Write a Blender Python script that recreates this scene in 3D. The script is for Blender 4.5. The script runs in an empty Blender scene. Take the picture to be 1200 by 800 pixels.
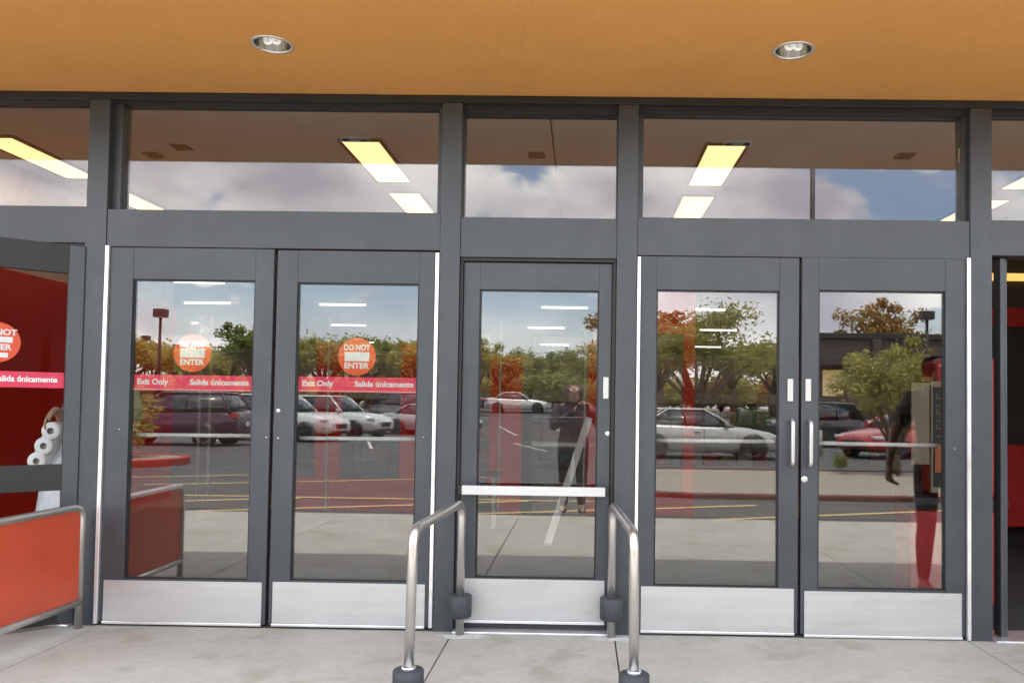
import bpy, bmesh, math, random
from mathutils import Vector, Matrix, Euler
rnd = random.Random(7)
R = math.radians
PI = math.pi
S = bpy.context.scene
COL = S.collection

# ------------------------------------------------------------------ camera
cd = bpy.data.cameras.new('camera')
cam = bpy.data.objects.new('camera', cd)
COL.objects.link(cam)
cam_right = Vector((0.99983302, 0.01105801, 0.01454832))
cam_down = Vector((0.01418115, 0.03258694, -0.99936829))
cam_fwd = Vector((-0.01152511, 0.99940773, 0.03242468))
m = Matrix((cam_right, -cam_down, -cam_fwd)).transposed().to_4x4()
m.translation = Vector((0, -4.75, 1.315))
cam.matrix_world = m
cd.sensor_width = 36
cd.sensor_fit = 'HORIZONTAL'
cd.lens = 28.5
cd.shift_x = -72.45 / 1200
cd.shift_y = 44.75 / 1200
cd.clip_start = 0.02
cd.clip_end = 6000
S.camera = cam
S.render.resolution_x, S.render.resolution_y = 1024, 682

# ------------------------------------------------------------------ light
SKY_SHIFT = (2.7, 7.9, 4.4)
SUN_EL, SUN_AZ = R(76), R(14)      # high noon sun standing behind the store
w = bpy.data.worlds.new('World')
S.world = w
w.use_nodes = True
nt = w.node_tree
nt.nodes.clear()
N = nt.nodes.new
def LK(a, b): nt.links.new(a, b)
out = N('ShaderNodeOutputWorld')
bg = N('ShaderNodeBackground')
bg.inputs['Strength'].default_value = 0.19
LK(bg.outputs[0], out.inputs[0])
sky = N('ShaderNodeTexSky')
sky.sky_type = 'NISHITA'
sky.sun_disc = False
sky.sun_elevation = SUN_EL
sky.sun_rotation = SUN_AZ
sky.air_density = 1.0
sky.dust_density = 2.2
tc = N('ShaderNodeTexCoord')
sep = N('ShaderNodeSeparateXYZ')
LK(tc.outputs['Generated'], sep.inputs[0])
def math_node(op, a, b=None, clamp=False):
    n = N('ShaderNodeMath'); n.operation = op; n.use_clamp = clamp
    for i, v in enumerate((a, b)):
        if v is None: continue
        if isinstance(v, (int, float)): n.inputs[i].default_value = v
        else: LK(v, n.inputs[i])
    return n.outputs[0]
comb = N('ShaderNodeMapping')
comb.inputs['Location'].default_value = SKY_SHIFT
comb.inputs['Scale'].default_value = (1.0, 1.0, 1.9)
LK(tc.outputs['Generated'], comb.inputs[0])
n1 = N('ShaderNodeTexNoise'); n1.inputs['Scale'].default_value = 3.6; n1.inputs['Detail'].default_value = 8
n1.inputs['Roughness'].default_value = 0.56; n1.inputs['Distortion'].default_value = 0.25
LK(comb.outputs[0], n1.inputs['Vector'])
n2 = N('ShaderNodeTexNoise'); n2.inputs['Scale'].default_value = 5.2; n2.inputs['Detail'].default_value = 9
LK(comb.outputs[0], n2.inputs['Vector'])
cover = N('ShaderNodeMapRange'); cover.interpolation_type = 'SMOOTHSTEP'
cover.inputs['From Min'].default_value = 0.445; cover.inputs['From Max'].default_value = 0.515
LK(n1.outputs['Fac'], cover.inputs['Value'])
shade = N('ShaderNodeValToRGB')
shade.color_ramp.elements[0].position = 0.36; shade.color_ramp.elements[0].color = (3.75, 3.6, 4.1, 1)
shade.color_ramp.elements[1].position = 0.64; shade.color_ramp.elements[1].color = (8.3, 8.15, 7.9, 1)
LK(n2.outputs['Fac'], shade.inputs[0])
mixc = N('ShaderNodeMix'); mixc.data_type = 'RGBA'
zup = math_node('ABSOLUTE', sep.outputs['Z'])
haze_low = N('ShaderNodeMapRange'); haze_low.interpolation_type = 'SMOOTHSTEP'
haze_low.inputs['From Min'].default_value = 0.0; haze_low.inputs['From Max'].default_value = 0.18
haze_low.inputs['To Min'].default_value = 0.88; haze_low.inputs['To Max'].default_value = 0.0
LK(zup, haze_low.inputs['Value'])
LK(math_node('MAXIMUM', cover.outputs[0], haze_low.outputs[0]), mixc.inputs['Factor'])
LK(sky.outputs[0], mixc.inputs[6]); LK(shade.outputs[0], mixc.inputs[7])
LK(mixc.outputs[2], bg.inputs['Color'])

sl = bpy.data.lights.new('sun', 'SUN')
sl.energy = 2.2; sl.angle = R(0.53); sl.color = (1, 0.95, 0.87)
so = bpy.data.objects.new('sun', sl)
COL.objects.link(so)
sd = Vector((math.sin(SUN_AZ) * math.cos(SUN_EL), math.cos(SUN_AZ) * math.cos(SUN_EL), math.sin(SUN_EL)))
so.rotation_euler = sd.to_track_quat('Z', 'Y').to_euler()
so.location = sd * 40

S.view_settings.view_transform = 'Standard'
S.view_settings.look = 'None'
S.view_settings.gamma = 1
S.view_settings.exposure = 1.65
S.cycles.max_bounces = 10
S.cycles.diffuse_bounces = 4
S.cycles.glossy_bounces = 5
S.cycles.transparent_max_bounces = 24
S.cycles.sample_clamp_indirect = 6
S.cycles.use_denoising = True
S.cycles.caustics_reflective = False

# ------------------------------------------------------------------ materials
def mat(name, c, rough=0.6, metal=0.0, var=0.0, vscale=6.0, bump=0.0, bscale=80.0, c2=None, spec=None, coat=0.0, emit=None, estr=0.0, stretch=None, detail=5):
    M = bpy.data.materials.new(name); M.use_nodes = True
    t = M.node_tree; b = t.nodes['Principled BSDF']
    b.inputs['Base Color'].default_value = (*c, 1)
    b.inputs['Roughness'].default_value = rough
    b.inputs['Metallic'].default_value = metal
    if spec is not None: b.inputs['Specular IOR Level'].default_value = spec
    if coat: b.inputs['Coat Weight'].default_value = coat; b.inputs['Coat Roughness'].default_value = 0.05
    if emit: b.inputs['Emission Color'].default_value = (*emit, 1); b.inputs['Emission Strength'].default_value = estr
    co = t.nodes.new('ShaderNodeTexCoord')
    src = co.outputs['Object']
    if stretch:
        mp = t.nodes.new('ShaderNodeMapping'); mp.inputs['Scale'].default_value = stretch
        t.links.new(src, mp.inputs[0]); src = mp.outputs[0]
    if var or c2:
        n = t.nodes.new('ShaderNodeTexNoise'); n.inputs['Scale'].default_value = vscale; n.inputs['Detail'].default_value = detail
        n.inputs['Roughness'].default_value = 0.62
        t.links.new(src, n.inputs['Vector'])
        r = t.nodes.new('ShaderNodeValToRGB')
        if c2: a0, a1 = c, c2
        else: a0 = tuple(x * (1 - var) for x in c); a1 = tuple(min(1, x * (1 + var)) for x in c)
        r.color_ramp.elements[0].position = 0.33; r.color_ramp.elements[0].color = (*a0, 1)
        r.color_ramp.elements[1].position = 0.67; r.color_ramp.elements[1].color = (*a1, 1)
        t.links.new(n.outputs['Fac'], r.inputs[0]); t.links.new(r.outputs[0], b.inputs['Base Color'])
        mr = t.nodes.new('ShaderNodeMapRange'); mr.inputs['To Min'].default_value = max(0.02, rough - 0.08); mr.inputs['To Max'].default_value = min(1, rough + 0.08)
        t.links.new(n.outputs['Fac'], mr.inputs['Value']); t.links.new(mr.outputs[0], b.inputs['Roughness'])
    if bump:
        n = t.nodes.new('ShaderNodeTexNoise'); n.inputs['Scale'].default_value = bscale; n.inputs['Detail'].default_value = 4
        t.links.new(src, n.inputs['Vector'])
        bp = t.nodes.new('ShaderNodeBump'); bp.inputs['Strength'].default_value = bump; bp.inputs['Distance'].default_value = 0.01
        t.links.new(n.outputs['Fac'], bp.inputs['Height']); t.links.new(bp.outputs[0], b.inputs['Normal'])
    return M

def glass(name, refl, tint, rough=0.0, wave=0.0, rtint=(1, 1, 1)):
    M = bpy.data.materials.new(name); M.use_nodes = True
    t = M.node_tree; t.nodes.clear()
    o = t.nodes.new('ShaderNodeOutputMaterial')
    tr = t.nodes.new('ShaderNodeBsdfTransparent'); tr.inputs[0].default_value = (*tint, 1)
    gl = t.nodes.new('ShaderNodeBsdfGlossy'); gl.inputs['Roughness'].default_value = rough; gl.inputs['Color'].default_value = (*rtint, 1)
    lw = t.nodes.new('ShaderNodeLayerWeight'); lw.inputs['Blend'].default_value = 0.5
    pw = t.nodes.new('ShaderNodeMath'); pw.operation = 'POWER'; pw.inputs[1].default_value = 4
    t.links.new(lw.outputs['Facing'], pw.inputs[0])
    mr = t.nodes.new('ShaderNodeMapRange'); mr.inputs['To Min'].default_value = refl; mr.inputs['To Max'].default_value = 1
    t.links.new(pw.outputs[0], mr.inputs['Value'])
    mx = t.nodes.new('ShaderNodeMixShader')
    t.links.new(mr.outputs[0], mx.inputs[0]); t.links.new(tr.outputs[0], mx.inputs[1]); t.links.new(gl.outputs[0], mx.inputs[2])
    t.links.new(mx.outputs[0], o.inputs[0])
    if wave:
        co = t.nodes.new('ShaderNodeTexCoord')
        n = t.nodes.new('ShaderNodeTexNoise'); n.inputs['Scale'].default_value = 1.6; n.inputs['Detail'].default_value = 1
        t.links.new(co.outputs['Object'], n.inputs['Vector'])
        bp = t.nodes.new('ShaderNodeBump'); bp.inputs['Strength'].default_value = wave; bp.inputs['Distance'].default_value = 0.003
        t.links.new(n.outputs['Fac'], bp.inputs['Height']); t.links.new(bp.outputs[0], gl.inputs['Normal'])
    return M

def concrete_mat(name, base, dark, stain):
    M = bpy.data.materials.new(name); M.use_nodes = True
    t = M.node_tree; b = t.nodes['Principled BSDF']
    co = t.nodes.new('ShaderNodeTexCoord')
    geo = t.nodes.new('ShaderNodeNewGeometry')
    def noise(s, d, r=0.6, dist=0):
        n = t.nodes.new('ShaderNodeTexNoise'); n.inputs['Scale'].default_value = s; n.inputs['Detail'].default_value = d
        n.inputs['Roughness'].default_value = r; n.inputs['Distortion'].default_value = dist
        t.links.new(geo.outputs['Position'], n.inputs['Vector']); return n.outputs['Fac']
    def ramp(f, p0, c0, p1, c1):
        r = t.nodes.new('ShaderNodeValToRGB')
        r.color_ramp.elements[0].position = p0; r.color_ramp.elements[0].color = (*c0, 1)
        r.color_ramp.elements[1].position = p1; r.color_ramp.elements[1].color = (*c1, 1)
        t.links.new(f, r.inputs[0]); return r.outputs[0]
    def mul(a, bb, fac=1.0):
        x = t.nodes.new('ShaderNodeMix'); x.data_type = 'RGBA'; x.blend_type = 'MULTIPLY'; x.inputs['Factor'].default_value = fac
        t.links.new(a, x.inputs[6]); t.links.new(bb, x.inputs[7]); return x.outputs[2]
    c = ramp(noise(1.7, 9, 0.68, 0.3), 0.34, dark, 0.64, base)
    st = ramp(noise(3.1, 3, 0.5), 0.33, stain, 0.45, (1, 1, 1))
    fine = ramp(noise(160, 3, 0.7), 0.25, (0.80, 0.80, 0.80), 0.7, (1.04, 1.04, 1.04))
    mid = ramp(noise(22, 6, 0.7), 0.3, (0.9, 0.895, 0.88), 0.62, (1.02, 1.02, 1.02))
    c = mul(mul(mul(c, st, 0.8), fine), mid)
    t.links.new(c, b.inputs['Base Color'])
    b.inputs['Roughness'].default_value = 0.82
    bp = t.nodes.new('ShaderNodeBump'); bp.inputs['Strength'].default_value = 0.25; bp.inputs['Distance'].default_value = 0.004
    t.links.new(noise(120, 4), bp.inputs['Height']); t.links.new(bp.outputs[0], b.inputs['Normal'])
    return M

m_frame = mat('dark_anodised_aluminium', (0.068, 0.075, 0.082), 0.42, 0.35, var=0.13, vscale=2.2, bump=0.03, bscale=300, detail=8)
m_frame_dark = mat('dark_bronze_aluminium', (0.017, 0.017, 0.016), 0.55, 0.0, var=0.2, vscale=4)  # one even dark bronze finish
m_strip = mat('mill_aluminium', (0.93, 0.93, 0.92), 0.32, 0.75, var=0.05)
m_kick = mat('brushed_kick_plate', (0.60, 0.60, 0.585), 0.42, 0.55, var=0.05, vscale=3.0, bump=0.02, bscale=60, stretch=(0.4, 1, 12), detail=7)
m_steel = mat('stainless_tube', (0.62, 0.60, 0.57), 0.33, 0.95, var=0.03, vscale=3)
m_rubber = mat('charcoal_rubber', (0.045, 0.05, 0.055), 0.6, var=0.15, vscale=20, bump=0.05)
m_white_bar = mat('white_powder_coat', (0.63, 0.62, 0.59), 0.5, var=0.05, vscale=8)
m_chrome = mat('satin_chrome', (0.64, 0.64, 0.63), 0.3, 0.8, var=0.05)
m_glass = glass('reflective_tinted_glass', 0.107, (0.93, 0.94, 0.93), wave=0.05)
m_glass_upper = glass('transom_glass', 0.074, (0.985, 0.985, 0.98), wave=0.05)
m_glass_clear = glass('plain_door_glass', 0.001, (0.93, 0.94, 0.94))
m_glass_inner = glass('inner_glass', 0.02, (0.95, 0.96, 0.95))
m_soffit = mat('ochre_stucco_soffit', (0.66, 0.315, 0.088), 0.85, var=0.05, vscale=1.1, bump=0.35, bscale=170, detail=9)
m_wall_out = mat('ochre_stucco_wall', (0.56, 0.27, 0.08), 0.88, var=0.06, vscale=1.3, bump=0.5, bscale=120)
m_con = concrete_mat('sidewalk_concrete', (0.56, 0.545, 0.475), (0.47, 0.455, 0.39), (0.80, 0.77, 0.71))
m_conbase = mat('dirty_joint', (0.11, 0.10, 0.09), 0.9, var=0.3, vscale=30)
m_grout = mat('pale_grout', (0.6, 0.59, 0.55), 0.9, var=0.15, vscale=30, bump=0.3)
m_red_panel = mat('red_guard_panel', (0.60, 0.085, 0.035), 0.42, var=0.07, vscale=2.0)
m_red_wall = mat('red_wall_paint', (0.78, 0.036, 0.022), 0.7, var=0.06, vscale=2, spec=0.12)
m_red_plastic = mat('red_plastic', (0.55, 0.028, 0.022), 0.4, var=0.08, vscale=4)
m_red_orange = mat('sticker_red', (0.86, 0.10, 0.03), 0.5, var=0.03)
m_band = mat('band_red', (0.88, 0.05, 0.115), 0.5, var=0.03)
m_print = mat('white_print', (0.9, 0.9, 0.88), 0.5)
m_ceil = mat('ceiling_paint', (0.90, 0.90, 0.88), 0.8, var=0.05, vscale=1.0)
m_wall_in = mat('interior_grey', (0.72, 0.66, 0.63), 0.8, var=0.07)
m_floor_in = mat('vinyl_floor', (0.44, 0.43, 0.41), 0.35, var=0.1, vscale=2)
m_dark = mat('dark_interior', (0.03, 0.022, 0.018), 0.7, var=0.2)
m_vent = mat('vent_brown', (0.035, 0.025, 0.02), 0.6, var=0.1)
m_black = mat('black_plastic', (0.012, 0.012, 0.013), 0.45, var=0.2)
m_panel_lit = mat('lit_diffuser', (0.8, 0.8, 0.75), 0.5, emit=(1.0, 0.63, 0.26), estr=0.62)
m_tube_lit = mat('lit_tube', (0.8, 0.8, 0.8), 0.5, emit=(1.0, 0.97, 0.92), estr=0.8)
m_warm_lit = mat('lit_warm', (0.8, 0.7, 0.4), 0.5, emit=(1.0, 0.62, 0.14), estr=0.3)
m_lampglass = mat('lamp_white', (0.85, 0.85, 0.82), 0.4, emit=(1.0, 0.95, 0.86), estr=0.10)
m_can = mat('can_reflector', (0.82, 0.80, 0.75), 0.18, 1.0)

def wear(M, amount, scale, lo, hi, stretch=(1, 1, 1), tint=(1, 1, 1)):
    """stains, scuffs and dulled patches of irregular shape over a finished material"""
    t = M.node_tree; b = t.nodes['Principled BSDF']; sock = b.inputs['Base Color']
    src = sock.links[0].from_socket
    co = t.nodes.new('ShaderNodeNewGeometry'); mp = t.nodes.new('ShaderNodeMapping'); mp.inputs['Scale'].default_value = stretch
    t.links.new(co.outputs['Position'], mp.inputs[0])
    n = t.nodes.new('ShaderNodeTexNoise'); n.inputs['Scale'].default_value = scale; n.inputs['Detail'].default_value = 11; n.inputs['Roughness'].default_value = 0.7; n.inputs['Distortion'].default_value = 0.6
    t.links.new(mp.outputs[0], n.inputs['Vector'])
    r = t.nodes.new('ShaderNodeMapRange'); r.inputs['From Min'].default_value = lo; r.inputs['From Max'].default_value = hi; r.inputs['To Min'].default_value = 0; r.inputs['To Max'].default_value = amount
    t.links.new(n.outputs['Fac'], r.inputs['Value'])
    x = t.nodes.new('ShaderNodeMix'); x.data_type = 'RGBA'; x.blend_type = 'MULTIPLY'
    t.links.new(r.outputs[0], x.inputs['Factor']); t.links.new(src, x.inputs[6]); x.inputs[7].default_value = (*tint, 1)
    t.links.new(x.outputs[2], sock)
wear(m_kick, 0.30, 3.0, 0.48, 0.75, (0.7, 1, 2.2), (0.62, 0.60, 0.57))
wear(m_kick, 0.5, 22, 0.66, 0.72, (0.5, 1, 1.6), (0.55, 0.53, 0.50))
wear(m_frame, 0.16, 5.0, 0.54, 0.70, (1, 1, 0.6), (1.9, 1.85, 1.8))
wear(m_red_panel, 0.5, 3.0, 0.50, 0.70, (1, 1, 1.5), (0.72, 0.80, 0.85))
wear(m_soffit, 0.16, 1.6, 0.50, 0.72, (0.5, 1, 1), (0.80, 0.77, 0.72))
wear(m_con, 0.4, 2.6, 0.58, 0.66, (1, 1, 1), (0.70, 0.66, 0.58))
wear(m_con, 0.7, 26, 0.70, 0.74, (1, 1, 1), (0.5, 0.48, 0.44))
wear(m_strip, 0.5, 9, 0.55, 0.7, (1, 1, 0.5), (0.6, 0.6, 0.58))

# ------------------------------------------------------------------ mesh helpers
class MB:
    def __init__(s): s.bm = bmesh.new()
    def box(s, x0, x1, y0, y1, z0, z1, bev=0.0):
        r = bmesh.ops.create_cube(s.bm, size=1)
        vs = r['verts']
        for v in vs:
            v.co = Vector((x0 if v.co.x < 0 else x1, y0 if v.co.y < 0 else y1, z0 if v.co.z < 0 else z1))
        if bev:
            es = list({e for v in vs for e in v.link_edges})
            bmesh.ops.bevel(s.bm, geom=es, offset=bev, segments=2, profile=0.6, affect='EDGES')
        return s
    def tube(s, pts, rad, seg=16, cap=True):
        pts = [Vector(p) for p in pts]
        n = len(pts)
        rads = rad if isinstance(rad, (list, tuple)) else [rad] * n
        prev = None; rings = []
        for i, p in enumerate(pts):
            d = (pts[min(i + 1, n - 1)] - pts[max(i - 1, 0)]).normalized()
            if prev is None:
                a = Vector((0, 0, 1)) if abs(d.z) < 0.9 else Vector((1, 0, 0))
                u = d.cross(a).normalized()
            else:
                u = (prev - d * prev.dot(d)).normalized()
            prev = u; v = d.cross(u)
            rings.append([s.bm.verts.new(p + (u * math.cos(2 * PI * k / seg) + v * math.sin(2 * PI * k / seg)) * rads[i]) for k in range(seg)])
        for a, b in zip(rings, rings[1:]):
            for k in range(seg):
                f = s.bm.faces.new((a[k], a[(k + 1) % seg], b[(k + 1) % seg], b[k])); f.smooth = True
        if cap:
            s.bm.faces.new(rings[0][::-1]); s.bm.faces.new(rings[-1])
        return s
    def lathe(s, prof, c=(0, 0, 0), axis='z', seg=24, cap=True, smooth=True):
        rings = []
        c = Vector(c)
        for r, h in prof:
            ring = []
            for k in range(seg):
                a = 2 * PI * k / seg
                x, y = r * math.cos(a), r * math.sin(a)
                p = {'z': (x, y, h), 'y': (x, h, y), 'x': (h, x, y)}[axis]
                ring.append(s.bm.verts.new(c + Vector(p)))
            rings.append(ring)
        for a, b in zip(rings, rings[1:]):
            for k in range(seg):
                f = s.bm.faces.new((a[k], a[(k + 1) % seg], b[(k + 1) % seg], b[k])); f.smooth = smooth
        if cap:
            for r in (rings[0], rings[-1]):
                try: s.bm.faces.new(r)
                except ValueError: pass
        return s
    def prism(s, poly, y0, y1, bev=0.0):          # polygon in xz pulled along y
        a = [s.bm.verts.new((x, y0, z)) for x, z in poly]
        b = [s.bm.verts.new((x, y1, z)) for x, z in poly]
        n = len(poly); fs = [s.bm.faces.new(a), s.bm.faces.new(b[::-1])]
        for i in range(n): fs.append(s.bm.faces.new((a[i], b[i], b[(i + 1) % n], a[(i + 1) % n])))
        if bev:
            bmesh.ops.bevel(s.bm, geom=list({e for f in fs for e in f.edges}), offset=bev, segments=2, affect='EDGES')
        return s
    def loft(s, secs, smooth=True, cap=True):
        rings = [[s.bm.verts.new(p) for p in sec] for sec in secs]
        n = len(rings[0])
        for a, b in zip(rings, rings[1:]):
            for k in range(n):
                f = s.bm.faces.new((a[k], a[(k + 1) % n], b[(k + 1) % n], b[k])); f.smooth = smooth
        if cap:
            s.bm.faces.new(rings[0][::-1]); s.bm.faces.new(rings[-1])
        return s
    def poly(s, pts):
        s.bm.faces.new([s.bm.verts.new(p) for p in pts]); return s
    def move(s, M):
        bmesh.ops.transform(s.bm, matrix=M, verts=s.bm.verts); return s
    def mesh(s, name):
        bmesh.ops.recalc_face_normals(s.bm, faces=s.bm.faces)
        me = bpy.data.meshes.new(name); s.bm.to_mesh(me); s.bm.free(); return me

def put(name, mesh, mats, parent=None, loc=None):
    o = bpy.data.objects.new(name, mesh)
    COL.objects.link(o)
    if mats is not None and not mesh.materials:
        for mm in (mats if isinstance(mats, (list, tuple)) else [mats]): mesh.materials.append(mm)
    if parent is not None: o.parent = parent
    if loc is not None: o.location = loc
    return o
def obj(name, mb, mats, parent=None, loc=None): return put(name, mb.mesh(name), mats, parent, loc)
def part_box(name, parent, mt, x0, x1, y0, y1, z0, z1, bev=0.002): return obj(name, MB().box(x0, x1, y0, y1, z0, z1, bev), mt, parent)
def thing(name, label, cat, loc=(0, 0, 0), rz=0, group=None):
    o = bpy.data.objects.new(name, None); COL.objects.link(o)
    o.location = loc; o.rotation_euler = (0, 0, rz); o.empty_display_size = 0.1
    o['label'] = label; o['category'] = cat
    if group: o['group'] = group
    return o
def tag(o, label, cat, group=None):
    o['label'] = label; o['category'] = cat
    if group: o['group'] = group
    return o
def struct(o): o['kind'] = 'structure'; return o
def dup(root, loc=None, rz=None, scale=None, label=None, group=None, mats=None):
    def cp(o, par):
        c = o.copy(); COL.objects.link(c)
        if par is not None: c.parent = par
        for ch in [x for x in COL.objects if x.parent == o]: cp(ch, c)
        return c
    c = cp(root, None)
    if loc is not None: c.location = loc
    if rz is not None: c.rotation_euler = (0, 0, rz)
    if scale is not None: c.scale = scale
    if label: c['label'] = label
    if group: c['group'] = group
    return c
def bend(pts, r, n=6):
    """polyline with rounded corners"""
    pts = [Vector(p) for p in pts]; o = [pts[0]]
    for a, b, c in zip(pts, pts[1:], pts[2:]):
        u = (a - b).normalized(); v = (c - b).normalized()
        p0 = b + u * r; p1 = b + v * r
        for k in range(n + 1):
            t = k / n
            o.append(p0 * (1 - t) ** 2 + b * 2 * t * (1 - t) + p1 * t * t)
    o.append(pts[-1]); return o
def text_mesh(name, s, size, bold=0.0, sx=1.0):
    c = bpy.data.curves.new(name, 'FONT'); c.body = s; c.size = size; c.offset = bold; c.extrude = 0.0004
    c.align_x = 'CENTER'; c.align_y = 'CENTER'; c.resolution_u = 3
    o = bpy.data.objects.new('text_tmp', c); COL.objects.link(o)
    bpy.context.view_layer.update()
    me = bpy.data.meshes.new_from_object(o.evaluated_get(bpy.context.evaluated_depsgraph_get()))
    bpy.data.objects.remove(o); bpy.data.curves.remove(c)
    me.transform(Matrix.Diagonal((sx, 1, 1, 1)))
    me.transform(Matrix.Rotation(R(90), 4, 'X'))
    me.name = name
    return me

def text_fit(s, height, width, bold):
    me = text_mesh('lettering', s, height, bold)
    xs_ = [v.co.x for v in me.vertices]
    c_, k_ = (min(xs_) + max(xs_)) / 2, width / (max(xs_) - min(xs_))
    for v in me.vertices: v.co.x = (v.co.x - c_) * k_
    return me

# ------------------------------------------------------------------ ground, sidewalk, parking lot
def lot_z(y):
    """height of the lot, rising gently away from the store"""
    if y > -34: return -0.12
    if y > -56: return -0.12 + (-34 - y) * 1.16 / 22
    return 1.04
ys = [2500, -4.94, -34, -45, -56, -80, -200, -3000]
b = MB()
for a, c in zip(ys, ys[1:]):
    b.poly([(-2500, a, lot_z(a) - 0.03), (2500, a, lot_z(a) - 0.03), (2500, c, lot_z(c) - 0.03), (-2500, c, lot_z(c) - 0.03)])
m_soil = mat('desert_ground', (0.22, 0.17, 0.12), 0.95, var=0.25, vscale=0.4)
m_asph = mat('worn_asphalt', (0.085, 0.083, 0.08), 0.85, var=0.22, vscale=0.9, bump=0.3, bscale=90, detail=9)
struct(obj('ground', b, m_soil))
ys = [-4.94, -34, -45, -56, -80, -88]
b = MB()
for a, c in zip(ys, ys[1:]):
    b.poly([(-90, a, lot_z(a)), (90, a, lot_z(a)), (90, c, lot_z(c)), (-90, c, lot_z(c))])
lot = struct(obj('parking_lot', b, m_asph))

side = struct(obj('sidewalk', MB().box(-24, 24, -4.80, 0.25, -0.2, -0.022), m_conbase))
xe = [-24, -20, -16, -12.5, -9.2, -7.0, -4.9, -2.79, -0.735, 0.2, 2.235, 4.3, 6.4, 9.2, 12.5, 16, 20, 24]
for a, c in zip(xe, xe[1:]):
    sl_ = MB().box(a + 0.004, c - 0.004, -4.796, 0.13, -0.1, 0.0, 0.004)
    o = obj('slab', sl_, m_con, side)
m_kerb = mat('kerb_concrete', (0.46, 0.44, 0.39), 0.85, var=0.12, vscale=3)
struct(obj('kerb', MB().box(-24, 24, -4.935, -4.804, -0.2, -0.002, 0.012), m_kerb))
m_paint_y = mat('faded_yellow_paint', (0.62, 0.47, 0.20), 0.8, var=0.18, vscale=9)
m_paint_w = mat('faded_white_paint', (0.62, 0.60, 0.55), 0.8, var=0.18, vscale=9)
def painted(x0, y0, x1, y1, wd, mt):
    d = Vector((x1 - x0, y1 - y0, 0)); n = Vector((-d.y, d.x, 0)).normalized() * wd / 2
    b = MB()
    k = max(1, int(d.length // 6))
    for i in range(k):
        p, q = Vector((x0, y0, 0)) + d * i / k, Vector((x0, y0, 0)) + d * (i + 1) / k
        P = [p + n, p - n, q - n, q + n]
        b.poly([(v.x, v.y, lot_z(v.y) + 0.005) for v in P])
    o = obj('painted_line', b, mt, lot)
    return o
painted(-18, -5.45, 18, -5.30, 0.11, m_paint_y)
for i in range(11):
    x = -19 + i * 3.4
    painted(x, -5.6, x + 4.6, -7.35, 0.12, m_paint_y)
for i in range(4):
    painted(-20 + i * 4.2, -8.3 - i * 0.2, -14.5 + i * 4.2, -11.2, 0.11, m_paint_y)
painted(-18, -7.55, 0.4, -7.45, 0.11, m_paint_y)
for i in range(26):
    x = -30 + i * 2.75
    painted(x, -25.5, x + 1.4, -20.6, 0.1, m_paint_w)
    painted(x - 2, -39, x - 0.6, -33.5, 0.1, m_paint_w)

# kerbed islands with red painted kerbs
m_redkerb = mat('red_kerb_paint', (0.42, 0.055, 0.04), 0.8, var=0.25, vscale=6)
m_gravel = mat('tan_gravel', (0.33, 0.29, 0.23), 0.95, var=0.3, vscale=30, bump=0.8, bscale=60)
def island(x0, x1, y0, y1, rl, rr, top_=0.04, km=None):
    def outline(ins):
        P = []
        cy_ = (y0 + y1) / 2; h = (y1 - y0) / 2 - ins
        for k in range(9):
            a = -PI / 2 + PI * k / 8
            P.append((x1 - (y1 - y0) / 2 * rr + h * rr * math.cos(a), cy_ + h * math.sin(a)))
        for k in range(9):
            a = PI / 2 + PI * k / 8
            P.append((x0 + (y1 - y0) / 2 * rl + h * rl * math.cos(a), cy_ + h * math.sin(a)))
        return P
    o_, i_ = outline(0), outline(0.16)
    b = MB(); n = len(o_)
    V = [[b.bm.verts.new((x, y, z)) for x, y in P] for P, z in ((o_, -0.2), (o_, top_ - 0.02), (outline(0.02), top_), (i_, top_), (i_, -0.1))]
    for A, B in zip(V, V[1:]):
        for k in range(n): b.bm.faces.new((A[k], A[(k + 1) % n], B[(k + 1) % n], B[k]))
    kz = top_
    isl = struct(obj('planter_kerb', b, km or m_redkerb))
    g = MB(); g.poly([(x, y, top_ - 0.02) for x, y in outline(0.158)])
    o = obj('gravel_bed', g, m_gravel, isl)
    return isl
island(0.4, 16, -13.6, -8.1, 0.5, 0.5, -0.035, mat('dull_red_kerb_paint', (0.15, 0.05, 0.042), 0.85, var=0.25, vscale=5))
island(-30, -8.9, -14.6, -12.0, 0.9, 0.9)

# ------------------------------------------------------------------ storefront building
store = thing('store_building', 'ochre stucco store front with dark aluminium frames and a deep soffit', 'building')
# soffit with round holes for the two downlights
LIGHTS = [(-1.614, -0.679), (1.047, -0.667)]
ZS = 3.14
def soffit():
    b = MB(); hs = 0.2; rr = 0.093; n = 32
    X0, X1, Y0, Y1 = -14, 14, -1.20, 0.0
    xs = [X0]
    for lx, ly in LIGHTS: xs += [lx - hs, lx + hs]
    xs.append(X1)
    for i in range(len(xs) - 1):
        a, c = xs[i], xs[i + 1]
        if i % 2 == 0: b.poly([(a, Y0, ZS), (c, Y0, ZS), (c, Y1, ZS), (a, Y1, ZS)])
        else:
            lx, ly = LIGHTS[i // 2]
            b.poly([(a, Y0, ZS), (c, Y0, ZS), (c, ly - hs, ZS), (a, ly - hs, ZS)])
            b.poly([(a, ly + hs, ZS), (c, ly + hs, ZS), (c, Y1, ZS), (a, Y1, ZS)])
            inn, ou = [], []
            for k in range(n):
                t = 2 * PI * k / n; ct, st = math.cos(t), math.sin(t); q = hs / max(abs(ct), abs(st))
                inn.append(b.bm.verts.new((lx + rr * ct, ly + rr * st, ZS))); ou.append(b.bm.verts.new((lx + q * ct, ly + q * st, ZS)))
            for k in range(n): b.bm.faces.new((inn[k], inn[(k + 1) % n], ou[(k + 1) % n], ou[k]))
    return b
obj('soffit', soffit(), m_soffit, store)
part_box('fascia', store, m_wall_out, -14, 14, -1.222, -1.2005, ZS - 0.002, 4.55, 0.004)
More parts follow.
